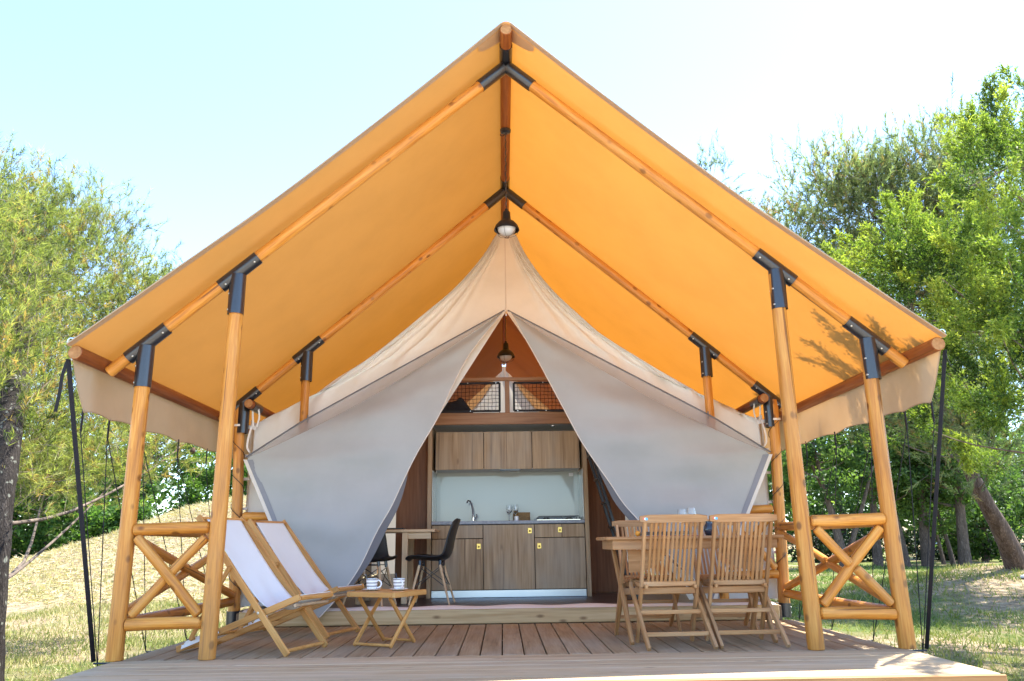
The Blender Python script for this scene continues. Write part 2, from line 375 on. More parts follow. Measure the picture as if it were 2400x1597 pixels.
def sleeve(name, parent, p0, p1, r, mat='blackmetal', wall=0.005, n=24):
    L = (Vector(p1)-Vector(p0)).length; v = []; f = []
    prof = [(-L/2, r-wall), (-L/2, r), (L/2, r), (L/2, r-wall)]
    for x, rr in prof:
        for k in range(n): a = 2*math.pi*k/n; v.append((x, rr*math.cos(a), rr*math.sin(a)))
    for i in range(3):
        for k in range(n): f.append((i*n+(k+1) % n, (i+1)*n+(k+1) % n, (i+1)*n+k, i*n+k))
    return obj(name, mk(name, v, f, 40), mat, parent, axes(p0, p1))
def lathe(prof, n=24):
    v = []; f = []
    for r, z in prof:
        for k in range(n): a = 2*math.pi*k/n; v.append((r*math.cos(a), r*math.sin(a), z))
    for i in range(len(prof)-1):
        for k in range(n): f.append((i*n+k, i*n+(k+1) % n, (i+1)*n+(k+1) % n, (i+1)*n+k))
    return v, f
def tube(pts, rad, n=6, closed=False, flat=None):
    P = [Vector(p) for p in pts]; N = len(P); v = []; f = []
    def tang(i):
        if closed: return (P[(i+1) % N]-P[i-1]).normalized()
        return (P[min(i+1, N-1)]-P[max(i-1, 0)]).normalized()
    t = tang(0); u = Vector((0, 0, 1)); u = u - t*u.dot(t)
    if u.length < 1e-3: u = Vector((1, 0, 0)) - t*t.x
    u.normalize()
    for i in range(N):
        t = tang(i); u = u - t*u.dot(t)
        if u.length < 1e-5: u = Vector((1, 0, 0)) - t*t.x
        u.normalize(); w = t.cross(u); r = rad(i/(N-1)) if callable(rad) else rad
        for k in range(n):
            a = 2*math.pi*k/n
            v.append(tuple(P[i]+u*r*math.cos(a)+w*r*math.sin(a)*(flat or 1)))
    R = N if closed else N-1
    for i in range(R):
        for k in range(n): f.append((i*n+k, i*n+(k+1) % n, ((i+1) % N)*n+(k+1) % n, ((i+1) % N)*n+k))
    if not closed: f.append(tuple(range(n))[::-1]); f.append(tuple((N-1)*n+k for k in range(n)))
    return v, f
def cord(name, parent, pts, r, mat, n=6):
    c = Vector(pts[0]); v, f = tube([Vector(p)-c for p in pts], r, n)
    return obj(name, mk(name, v, f, 60), mat, parent, Matrix.Translation(c))
def ribbon(name, parent, pts, w, mat, wdir, th=0.0025):
    c = Vector(pts[0]); wd = Vector(wdir).normalized()*w/2; v = []; f = []; P = [Vector(p)-c for p in pts]
    for i, p in enumerate(P):
        t = (P[min(i+1, len(P)-1)]-P[max(0, i-1)]).normalized(); nrm = t.cross(wd).normalized()*th/2
        v += [tuple(p-wd-nrm), tuple(p+wd-nrm), tuple(p+wd+nrm), tuple(p-wd+nrm)]
    for i in range(len(P)-1):
        for k in range(4): f.append((i*4+k, i*4+(k+1) % 4, i*4+4+(k+1) % 4, i*4+4+k))
    f.append((3, 2, 1, 0)); e = (len(P)-1)*4; f.append((e, e+1, e+2, e+3))
    return obj(name, mk(name, v, f), mat, parent, Matrix.Translation(c))
def grid(rows, smooth=180):
    v = []; f = []; nu = len(rows[0])
    for r in rows: v += [tuple(p) for p in r]
    for i in range(len(rows)-1):
        for j in range(nu-1): f.append((i*nu+j, i*nu+j+1, (i+1)*nu+j+1, (i+1)*nu+j))
    return v, f
def lerp(a, b, t): return a+(b-a)*t
def vl(a, b, t): return Vector(a).lerp(Vector(b), t)
def polyat(pts, t):
    P = [Vector(p) for p in pts]; L = [0]
    for a, b in zip(P, P[1:]): L.append(L[-1]+(b-a).length)
    s = t*L[-1]
    for i in range(len(P)-1):
        if s <= L[i+1]+1e-9: return P[i].lerp(P[i+1], (s-L[i])/max(1e-9, L[i+1]-L[i]))
    return P[-1]
def smoothpoly(pts, n):
    P = [Vector(p) for p in pts]; out = []
    for i in range(len(P)-1):
        a = P[max(i-1, 0)]; b = P[i]; c = P[i+1]; d = P[min(i+2, len(P)-1)]
        for k in range(n):
            t = k/n
            out.append(0.5*((2*b)+(c-a)*t+(2*a-5*b+4*c-d)*t*t+(3*b-a-3*c+d)*t**3))
    out.append(P[-1]); return out

# ================================================================== THE SETTING
def sstep(a, b, x): 
    t = np.clip((x-a)/(b-a), 0, 1); return t*t*(3-2*t)
def ground_h(x, y):
    x = np.asarray(x, float); y = np.asarray(y, float)
    m = 2.6*np.exp(-0.5*(((x+8.0)/4.3)**2+((y-22.5)/4.6)**2))*sstep(3.6, 6.5, -x)
    m += 0.5*np.exp(-0.5*(((x+14)/6.0)**2+((y-25)/5.0)**2))
    h = 0.66*np.exp(-0.5*(((x-10.9)/2.6)**2+((y-10.6)/2.3)**2))
    r = 0.05*np.sin(0.9*x+1.3)*np.cos(0.7*y)+0.03*np.sin(2.3*x+0.4*y)*np.cos(1.9*y+x)
    away = np.clip((np.maximum(np.abs(x)-3.3, np.maximum(y-12, -1.5-y)))/1.5, 0, 1)
    far = np.clip((np.hypot(x, y)-60)/150, 0, 1)*4
    return -0.47 + m + h + r*away + far
def build_ground():
    def axis(lo, hi, n, c, k):
        t = np.linspace(-1, 1, n); s = np.sinh(k*t)/np.sinh(k)
        return np.where(s < 0, c+s*(c-lo), c+s*(hi-c))
    xs = axis(-160, 160, 190, 0, 3.6); ys = axis(-60, 260, 200, 6, 3.8)
    X, Y = np.meshgrid(xs, ys); Z = ground_h(X, Y)
    v = np.stack([X, Y, Z], -1).reshape(-1, 3); nx = len(xs); ny = len(ys)
    f = [(j*nx+i, j*nx+i+1, (j+1)*nx+i+1, (j+1)*nx+i) for j in range(ny-1) for i in range(nx-1)]
    m = mk('ground', v.tolist(), f, 180)
    b = NB('ground_dry_grass')
    g = b.n('NewGeometry'); P = g.outputs['Position']
    def nz(sc, det=5, rough=0.6):
        n = b.n('TexNoise', i0=P); n.inputs['Scale'].default_value = sc; n.inputs['Detail'].default_value = det; n.inputs['Roughness'].default_value = rough; return n.outputs[0]
    sp = b.n('SeparateXYZ', i0=P)
    left = b.ramp(b.math('ADD', b.math('MULTIPLY', sp.outputs[0], -0.06), 0.15), [(0.30, (0, 0, 0)), (0.62, (1, 1, 1))]).outputs[0]
    hi = b.ramp(b.math('MULTIPLY', b.math('ADD', sp.outputs[2], 0.47), 0.6), [(0.05, (0, 0, 0)), (0.5, (1, 1, 1))]).outputs[0]
    straw = b.ramp(nz(5.5, 8, 0.75), [(0.32, (0.15, 0.105, 0.06)), (0.5, (0.31, 0.235, 0.145)), (0.68, (0.47, 0.385, 0.26))]).outputs[0]
    green = b.ramp(nz(7), [(0.3, (0.055, 0.085, 0.018)), (0.55, (0.12, 0.155, 0.035)), (0.75, (0.2, 0.22, 0.06))]).outputs[0]
    soil = b.ramp(nz(14), [(0.3, (0.15, 0.10, 0.06)), (0.7, (0.27, 0.19, 0.115))]).outputs[0]
    k = b.math('ADD', nz(0.42, 6, 0.65), b.math('MULTIPLY', left, 0.16)); k = b.math('ADD', k, b.math('MULTIPLY', hi, 0.35))
    mixgs = b.mix(b.ramp(k, [(0.47, (0, 0, 0)), (0.60, (1, 1, 1))]).outputs[0], green, straw)
    col = b.mix(b.ramp(nz(1.1, 5), [(0.60, (0, 0, 0)), (0.72, (0.75, 0.75, 0.75))]).outputs[0], mixgs, soil)
    front = b.ramp(b.math('ADD', b.math('MULTIPLY', sp.outputs[1], -0.25), b.math('MULTIPLY', nz(0.8, 4), 0.6)), [(0.62, (0, 0, 0)), (0.82, (1, 1, 1))]).outputs[0]
    bounce_ground = b.ramp(nz(18), [(0.3, (0.50, 0.43, 0.33)), (0.7, (0.68, 0.61, 0.50))]).outputs[0]     # pale unseen ground added before the deck to bounce sunlight in
    col = b.mix(front, col, bounce_ground)
    nb = b.bump(b.math('ADD', nz(26, 6, 0.7), b.math('MULTIPLY', nz(3.5, 4, 0.6), 2.5)), 1.0, 0.06)
    m.materials.append(b.done(b.principled(col, 0.95, nb, 0.1)))
    tag(obj('ground', m, None), kind='structure')
build_ground()

# ---- wooden deck, board by board
def build_deck():
    D = thing('wooden_deck', (0, 0.5, -0.45), 0, 'low timber deck of brown boards with a ribbed pale front strip', 'deck')
    rg = random.Random(3); x = -2.70
    pitch = 0.1543
    for i in range(35):
        cx = x+pitch*(i+0.5)
        dz = rg.uniform(-0.0012, 0.0012)
        block('plank', D, (cx-0.0725, 0.004, -0.028+dz), (cx+0.0725, 2.14, 0.0+dz), 'deck', 0.004, 1)
    y = -1.085
    for i in range(7):
        dz = rg.uniform(-0.001, 0.001)
        block('ribbed_plank', D, (-2.72, y+0.1525*i, -0.028+dz), (2.72, y+0.1525*i+0.1475, 0.002+dz), 'deckpale', 0.003, 0)
    block('front_fascia', D, (-2.735, -1.117, -0.062), (2.735, -1.092, 0.0), 'fascia', 0.004)
    for s in (-1, 1): block('side_fascia', D, (s*2.748-0.012, -1.08, -0.16), (s*2.748+0.012, 2.5, -0.031), 'joist', 0.004)
    for yy in (-0.95, 0.1, 1.1, 2.0): block('joist', D, (-2.70, yy, -0.2), (2.70, yy+0.07, -0.032), 'joist')
    for xx in (-2.5, -0.9, 0.9, 2.5):
        for yy in (-0.915, 1.135): block('pier', D, (xx-0.06, yy-0.06, -0.5), (xx+0.06, yy+0.06, -0.202), 'joist')
    return D
build_deck()

def build_floor():
    F = thing('floor', (0, 6.8, 0)); tag(F, kind='structure')
    block('subfloor', F, (-2.62, 2.20, -0.3), (2.62, 11.5, 0.128), 'joist')
    rg = random.Random(4)
    for i in range(18):
        y0 = 2.205+0.195*i
        block('floorboard', F, (-2.60, y0, 0.13), (2.60, y0+0.192, 0.152+rg.uniform(-.0006, .0006)), 'darkfloor', 0.002, 0)
    block('floor_sheet', F, (-2.60, 5.72, 0.13), (2.60, 11.45, 0.152), 'darkfloor')
    block('step_board', F, (-2.58, 2.145, 0.006), (2.58, 2.195, 0.142), 'pine', 0.006)
    b = MB()
    rows = []
    for j in range(5):
        r = []
        for i in range(61):
            xx = -2.55+5.1*i/60; t = j/4
            r.append(Vector((xx, 2.138+0.17*t+0.004*math.sin(xx*7), 0.158+0.006*math.sin(xx*9+1)*t-0.02*(1-t)**3+0.002)))
        rows.append(r)
    v, f = grid(rows); obj('canvas_sill', mk('canvas_sill', v, f, 180), 'whitestrap', F)
build_floor()

# ================================================================== THE TENT FRAME AND ROOF
A1, B1, A2, B2 = 2.732, 2.084, 2.755, 2.123
D2 = 2.4066
ZR, SL = 4.588, 0.8603
def rz(x): return ZR-SL*abs(x)
TENT = thing('safari_tent', (0, 0, 0), 0, 'large safari tent with orange canvas roof on a frame of honey coloured logs', 'tent')
def screws(parent, p0, p1, r, ang, ends=(0.12, 0.88)):
    M = axes(p0, p1); L = (Vector(p1)-Vector(p0)).length
    for t in ends:
        for a in ang:
            d = M.to_3x3() @ Vector((0, math.cos(a), math.sin(a)))
            c = vl(p0, p1, t)+d*(r+0.001)
            v, f = lathe([(0.0075, -0.002), (0.0075, 0.0015), (0.005, 0.003), (0.0001, 0.0035)], 8)
            obj('screw', mk('screw', v, f, 60), 'screw', parent, Matrix.Translation(c) @ d.to_track_quat('Z', 'Y').to_matrix().to_4x4())
def frame(y, xo, xi, zb_o, zb_i, rp=0.054, full=True):
    for s in (-1, 1):
        # rafter in pieces so the sleeves sit over it
        a = Vector((s*0.06, y, rz(0.06))); e = Vector((s*2.99, y, rz(2.99)))
        logb('rafter', TENT, a, e, 0.0455, 0.044, 'log', 0.005, endmat='endgrain', seg=14)
        rdir = Vector((s, 0, -SL)).normalized()
        c0 = Vector((0, y, ZR))
        sl = sleeve('ridge_joint', TENT, c0+rdir*0.02, c0+rdir*0.285, 0.052)
        for xx in (xo, xi):
            c = Vector((s*xx, y, rz(xx)))
            k = 0.0 if xx == xi else 0.02
            sv = sleeve('rafter_joint', TENT, c-rdir*(0.19), c+rdir*(0.17), 0.053)
            screws(sv, c-rdir*0.19, c+rdir*0.17, 0.053, (math.radians(-35), math.radians(-145)))
            top = Vector((s*xx, y, rz(xx)-0.02)); bot = Vector((s*xx, y, rz(xx)-0.335))
            sv = sleeve('post_joint', TENT, bot, top, 0.061)
            screws(sv, bot, top, 0.061, (math.radians(90+55), math.radians(90-55+180), math.radians(-150)), (0.1, 0.5))
    sv = sleeve('ridge_sleeve', TENT, (0, y-0.22, ZR+0.05), (0, y+0.10, ZR+0.05), 0.0525)
def post(y, xb, xt, zb, zt, r=0.055):
    return logb('post', TENT, (xb, y, zb), (xt, y, zt), r*1.04, r*0.97, 'log', 0.007, seg=12)
frame(0.0, A1, B1, 0, 0)
frame(D2, A2, B2, 0, 0)
for s in (-1, 1):
    post(0, s*(A1+0.004), s*(A1-0.006), 0.003, rz(A1)-0.05)
    post(0, s*(B1+0.02), s*(B1-0.012), 0.003, rz(B1)-0.05)
    post(D2, s*(A2-0.045), s*(A2+0.045), 0.005, rz(A2)-0.05)
    post(D2, s*B2, s*B2, 0.155, rz(B2)-0.05, 0.045)
    sv = sleeve('post_foot', TENT, (s*(A2-0.045), D2, 0.004), (s*(A2-0.04), D2, 0.135), 0.068)
    screws(sv, (s*(A2-0.045), D2, 0.004), (s*(A2-0.04), D2, 0.135), 0.068, (math.radians(70), math.radians(110), math.radians(-110)), (0.3, 0.7))
    block('foot_plate', TENT, (s*(A2-0.16)-0.07, D2-0.05, 0.004), (s*(A2-0.16)+0.05, D2+0.05, 0.09), 'blackmetal')
    # side purlin with its sleeve under the second frame
    logb('purlin', TENT, (s*2.655, D2-0.17, 2.165), (s*2.655, 11.4, 2.165), 0.046, 0.046, 'beam', 0.003, endmat='endgrain', seg=20)
    sleeve('purlin_joint', TENT, (s*2.655, D2-0.09, 2.165), (s*2.655, D2+0.18, 2.165), 0.052)
    # eave beam
    logb('eave_beam', TENT, (s*3.053, -0.385, 2.081), (s*3.053, 11.45, 2.081), 0.050, 0.048, 'beam', 0.0045, endmat='endgrain', seg=26)
logb('ridge_beam', TENT, (0, -0.425, ZR+0.05), (0, 11.5, ZR+0.05), 0.0465, 0.0465, 'beam', 0.002, endmat='endgrain', seg=26)
for y in (4.9, 7.4, 9.9):
    for s in (-1, 1): logb('rafter', TENT, (s*0.05, y, rz(0.05)), (s*2.99, y, rz(2.99)), 0.045, 0.044, 'log', 0.004, seg=8)

# railings: two rails and a cross of logs in each bay
def bay(p0, p1, zt, zb, r=0.043):
    p0 = Vector(p0); p1 = Vector(p1); d = (p1-p0).normalized()
    for z in (zt, zb): logb('rail', TENT, p0+Vector((0, 0, z))+d*0.03, p1+Vector((0, 0, z))-d*0.03, r, r*0.96, 'log', 0.006, ch=0.012)
    nrm = Vector((-d.y, d.x, 0))*0.012
    a = p0+d*0.055+Vector((0, 0, zt-0.06)); b = p1-d*0.055+Vector((0, 0, zb+0.06))
    logb('brace', TENT, a-nrm, b-nrm, 0.036, 0.036, 'log', 0.006, ch=0.01)
    a = p0+d*0.055+Vector((0, 0, zb+0.06)); b = p1-d*0.055+Vector((0, 0, zt-0.06)); m = (a+b)/2
    dd = (b-a).normalized()
    logb('brace', TENT, a+nrm, m-dd*0.022+nrm, 0.034, 0.034, 'log', 0.006, ch=0.008)
    logb('brace', TENT, m+dd*0.022+nrm, b+nrm, 0.034, 0.034, 'log', 0.006, ch=0.008)
for s in (-1, 1):
    bay((s*(A1-0.02), 0, 0), (s*(B1+0.035), 0, 0), 0.878, 0.236)
    bay((s*A1, 0.03, 0), (s*(A2-0.03), D2-0.03, 0), 0.872, 0.232)
    bay((s*(A2-0.045), D2-0.02, 0), (s*(B2+0.02), D2-0.02, 0), 1.045, 0.405)

# roof canvas: one sheet over the ridge, sagging a little between ridge and eaves, with hem and valance
def build_roof():
    ys = list(np.concatenate([np.linspace(-0.44, 2.6, 32), np.linspace(2.8, 11.5, 36)]))
    def prof(y):
        pts = []
        # around the ridge
        n = 26
        zt = ZR+0.05
        for i in range(n+1):
            t = i/n
            x = lerp(0.035, 3.085, t); z = lerp(zt+0.040, 2.081+0.046, t)
            fr = 0.5+0.5*math.cos(2*math.pi*(y/2.4066))      # 1 on a frame, 0 between
            sag = 0.055*math.sin(math.pi*t)*(0.35+0.65*(1-fr)) - 0.012*math.sin(math.pi*t)
            rip = (0.003*math.sin(9*t*3+3*y)*math.sin(5*y+2)+0.004*math.sin(14*t+7*y)*(0.5+0.5*math.sin(2*y+3*t)))*math.sin(math.pi*t)
            pts.append((x, z-sag+rip-0.0*fr))
        return pts
    for s, nm in ((-1, 'l'), (1, 'r')):
        rows = []
        for iy, y in enumerate(ys):
            pr = prof(y); r = []
            for i, (x, z) in enumerate(pr):
                yy = y
                if iy < 10:  # the free front edge is cut in a shallow curve
                    t = i/(len(pr)-1); yy = y + 0.075*math.sin(math.pi*t)*(1-iy/10)
                r.append(Vector((s*x, yy, z)))
            rows.append(r)
        v, f = grid(rows)
        if s > 0: f = [tuple(reversed(q)) for q in f]
        R = obj('roof_canvas', mk('roof_canvas', v, f, 180), 'roof', TENT)
        edge = [p for p in rows[0]]
        hemrow = [edge, [p+Vector((0, 0.035, -0.004)) for p in edge]]
        vv, ff = tube([p+Vector((0, 0.0, 0.002)) for p in edge], 0.0065, 6)
        obj('hem_cord', mk('hem_cord', vv, ff, 60), 'hem', R)
        rr = [[p+Vector((0, 0.004, -0.006)) for p in edge], [p+Vector((0, 0.05, -0.006)) for p in edge]]
        vv, ff = grid(rr); obj('hem', mk('hem', vv, ff, 180), 'hem', R)
        # reinforcement patches at the corners
        for (t0, t1) in ((0.0, 0.06),):
            pr = []
            for j in range(5):
                row = []
                for i in range(7):
                    t = lerp(t0, t1, i/6); k = t*(len(edge)-1); i0 = int(min(k, len(edge)-2)); p = edge[i0].lerp(edge[i0+1], k-i0)
                    near = (1-i/6) if t0 == 0 else i/6
                    row.append(p+Vector((0, 0.055+0.16*j/4*(0.35+0.65*math.sqrt(near)), -0.008)))
                pr.append(row)
            vv, ff = grid(pr); obj('corner_patch', mk('corner_patch', vv, ff, 180), 'patch', R)
        # valance
        TY = [-0.09, 0.31, 0.93, 1.66, 2.40, 3.2, 4.0, 4.8, 5.6, 6.4, 7.2, 8.0, 8.8, 9.6, 10.4, 11.2]
        rows = []
        nyv = 150
        for j in range(9):
            t = j/8; r = []
            for i in range(nyv):
                k = i/(nyv-1); ytop = lerp(-0.375, 11.45, k**1.4); ybot = lerp(-0.10, 11.35, k**1.4)
                y = lerp(ytop, ybot, t)
                zb = 1.715
                for a, b in zip(TY, TY[1:]):
                    if a <= y <= b: zb = 1.705+0.024*math.sin(math.pi*(y-a)/(b-a))**0.85
                    
                z = lerp(2.11, zb, t)
                x = 3.098+0.022*math.sin(math.pi*t)*math.sin(3.3*y+1)+0.006*math.sin(13*y)*t-0.012*(1-t)
                r.append(Vector((s*x, y, z)))
            rows.append(r)
        v, f = grid(rows); V = obj('valance', mk('valance', v, f, 180), 'valance', TENT)
        e = rows[-1]; vv, ff = tube(e[:110], 0.004, 5); obj('hem_cord', mk('hem_cord', vv, ff, 60), 'hem', V)
        e = [r[0] for r in rows]; vv, ff = tube(e, 0.004, 5); obj('hem_cord', mk('hem_cord', vv, ff, 60), 'hem', V)
    # canvas strip closing the ridge
    rows = []
    for y in ys:
        r = []
        for i in range(9):
            a = lerp(math.radians(145), math.radians(35), i/8)
            r.append(Vector((0.054*math.cos(a), y, ZR+0.05+0.052*math.sin(a)+0.006)))
        rows.append(r)
    v, f = grid(rows); obj('ridge_strip', mk('ridge_strip', v, f, 180), 'hem', TENT)
build_roof()

# ---- straps and guy ropes outside
GY = [-0.09, 0.31, 0.93, 1.66, 2.40]
AN = [0.125, 0.90, 1.73, 2.55]
for s, side in ((-1, 'left'), (1, 'right')):
    st = thing('tension_strap', (s*2.93, 0.13, -0.4), 0, 'wide black webbing strap pulling down the %s front corner of the roof' % side, 'strap')
    top = Vector((s*3.105, -0.36, 2.04)); bot = Vector((s*2.93, 0.125, -0.02))
    ribbon('webbing', st, [top, vl(top, bot, 0.33), vl(top, bot, 0.66), bot], 0.040 if s < 0 else 0.034, 'strap', (-0.35*s, 1, 0.1))
    ribbon('loose_tail', st, smoothpoly([top, top+Vector((s*0.015, -0.02, -0.12)), top+Vector((s*(0.03 if s < 0 else 0.10), -0.0, -0.24)), top+Vector((s*(0.055 if s < 0 else 0.17), 0.02, -0.37))], 5), 0.024, 'strap', (0.7, 1, 0))
    v, f = tube([Vector((0, 0, 0)), Vector((-s*0.16, 0, 0.0))], 0.007, 8); obj('hook_bar', mk('hook_bar', v, f), 'blackmetal', st, Matrix.Translation((s*2.93, 0.125, -0.03)))
    v, f = tube([Vector((0.022*math.cos(a), 0, 0.022*math.sin(a))) for a in np.linspace(0, 5.8, 12)], 0.005, 6)
    obj('corner_ring', mk('corner_ring', v, f, 60), 'chrome', st, Matrix.Translation((s*3.08, -0.40, 2.16)))
    order = ['first', 'second', 'third', 'fourth', 'fifth']
    for i, gy in enumerate(GY):
        tabz = 1.71
        g = thing('guy_rope', (s*2.9, gy, -0.4), 0, 'thin black guy rope under the %s valance, %s from the front corner' % (side, order[i]), 'rope', 'guy ropes along the eaves')
        tp = Vector((s*3.10, gy, tabz+0.02)); sp = Vector((s*3.10, gy, tabz-0.14))
        ribbon('tab', g, [tp, sp], 0.022, 'strap', (0, 1, 0), 0.006)
        ends = []
        if i == 0: ends = [AN[0]]
        else:
            ends = [AN[i-1]] + ([AN[i]] if i < len(AN) else [])
        for k, ay in enumerate(ends):
            cord('cord', g, [sp+Vector((0, 0.004*(k*2-1), 0)), Vector((s*2.9, ay, -0.05))], 0.0036, 'rope')
        for ay in ends[-1:]:
            v, f = tube([Vector((0, 0, 0)), Vector((-s*0.14, 0, 0))], 0.006, 6); obj('peg', mk('peg', v, f), 'blackmetal', g, Matrix.Translation((s*2.9, ay, -0.05)))

# ================================================================== INNER TENT WALLS AND FLAPS
def cy(z): return 2.5+0.39*max(0.0, z-1.9)
INN = thing('inner_tent', (0, 2.5, 0.15), 0, 'cream canvas tent front hung from the ridge with two grey door flaps tied back', 'tent wall')
EDL = [(0.0, 4.60), (0.04, 4.585), (0.11, 4.491), (0.25, 4.206), (0.447, 3.901), (0.684, 3.608), (0.938, 3.355), (1.248, 3.043), (1.567, 2.745), (1.88, 2.509), (2.129, 2.293), (2.482, 2.107), (2.676, 1.983)]
EDR = [(0.0, 4.60), (0.06, 4.585), (0.14, 4.489), (0.226, 4.248), (0.391, 3.922), (0.597, 3.608), (0.866, 3.293), (1.126, 3.003), (1.426, 2.762), (1.74, 2.541), (2.046, 2.327), (2.261, 2.156), (2.444, 2.078), (2.667, 1.986)]
SZ = 3.37
def wall_half(s, ed):
    ed = smoothpoly([Vector((x, 0, z)) for x, z in ed], 5)
    rows = []; NT, NU = 60, 44
    for i in range(NT+1):
        t = i/NT
        if t <= 0.6:
            o = polyat(ed, t/0.6); inn = Vector((0, 0, lerp(4.60, SZ, t/0.6)))
        else:
            q = (t-0.6)/0.4; o = Vector((lerp(2.655, 2.70, q), 0, lerp(ed[-1].z, 0.17, q))); inn = Vector((lerp(0, 1.80, q), 0, lerp(SZ, 0.17, q)))
        r = []
        for j in range(NU+1):
            u = j/NU; p = inn.lerp(o, u)
            w = math.sin(min(1, t/0.15)*math.pi/2)*(1-0.75*max(0, (t-0.6)/0.4))
            pl = sum(-a_*math.exp(-((u-c_-0.05*math.sin(2.5*t+c_*9))/w_)**2) for c_, w_, a_ in ((0.30, .030, .035), (0.46, .028, .06), (0.58, .022, .035), (0.70, .028, .065), (0.82, .022, .045), (0.91, .018, .04)))*math.exp(-max(0, t-0.5)*4) + 0.012*math.sin(u*23+2+s+3*t)*u
            pl2 = 0.012*math.sin(7*p.x+5*p.z)*max(0, (t-0.5))
            r.append(Vector((s*p.x, cy(p.z)+w*pl+pl2, p.z)))
        rows.append(r)
    v, f = grid(rows)
    return rows, v, f
for s, ed in ((-1, EDL), (1, EDR)):
    rows, v, f = wall_half(s, ed)
    Wp = obj('front_wall', mk('front_wall', v, f, 180), 'white', INN)
    e = [r[-1] for r in rows]; vv, ff = tube(e, 0.006, 5); obj('edge_binding', mk('edge_binding', vv, ff, 60), 'trim', Wp)
# seam and zip down from the peak
cord('zip', INN, [Vector((0, cy(z)-0.004, z)) for z in np.linspace(4.52, SZ, 12)], 0.005, 'trim')
v, f = lathe([(0.001, -0.03), (0.009, -0.028), (0.011, 0.0), (0.007, 0.03), (0.001, 0.034)], 10)
obj('zip_pull', mk('zip_pull', v, f, 60), 'chrome', INN, Matrix.Translation((0, cy(SZ)-0.045, SZ-0.04)))
FIL = [(0.02, 2.94, 3.34), (0.081, 2.895, 3.247), (0.22, 2.822, 3.06), (0.422, 2.702, 2.75), (0.571, 2.576, 2.429), (0.731, 2.421, 2.03), (0.929, 2.331, 1.66), (1.044, 2.291, 1.411), (1.174, 2.242, 1.107), (1.303, 2.204, 0.871), (1.44, 2.154, 0.56), (1.591, 2.116, 0.324), (1.80, 2.075, 0.09)]
FIR = [(0.02, 2.94, 3.34), (0.057, 2.916, 3.301), (0.168, 2.821, 3.056), (0.338, 2.678, 2.691), (0.48, 2.553, 2.368), (0.615, 2.432, 2.059), (0.747, 2.349, 1.768), (0.901, 2.307, 1.511), (1.034, 2.274, 1.302), (1.144, 2.244, 1.117), (1.275, 2.218, 0.956), (1.47, 2.19, 0.72), (1.66, 2.16, 0.5), (1.86, 2.13, 0.30)]
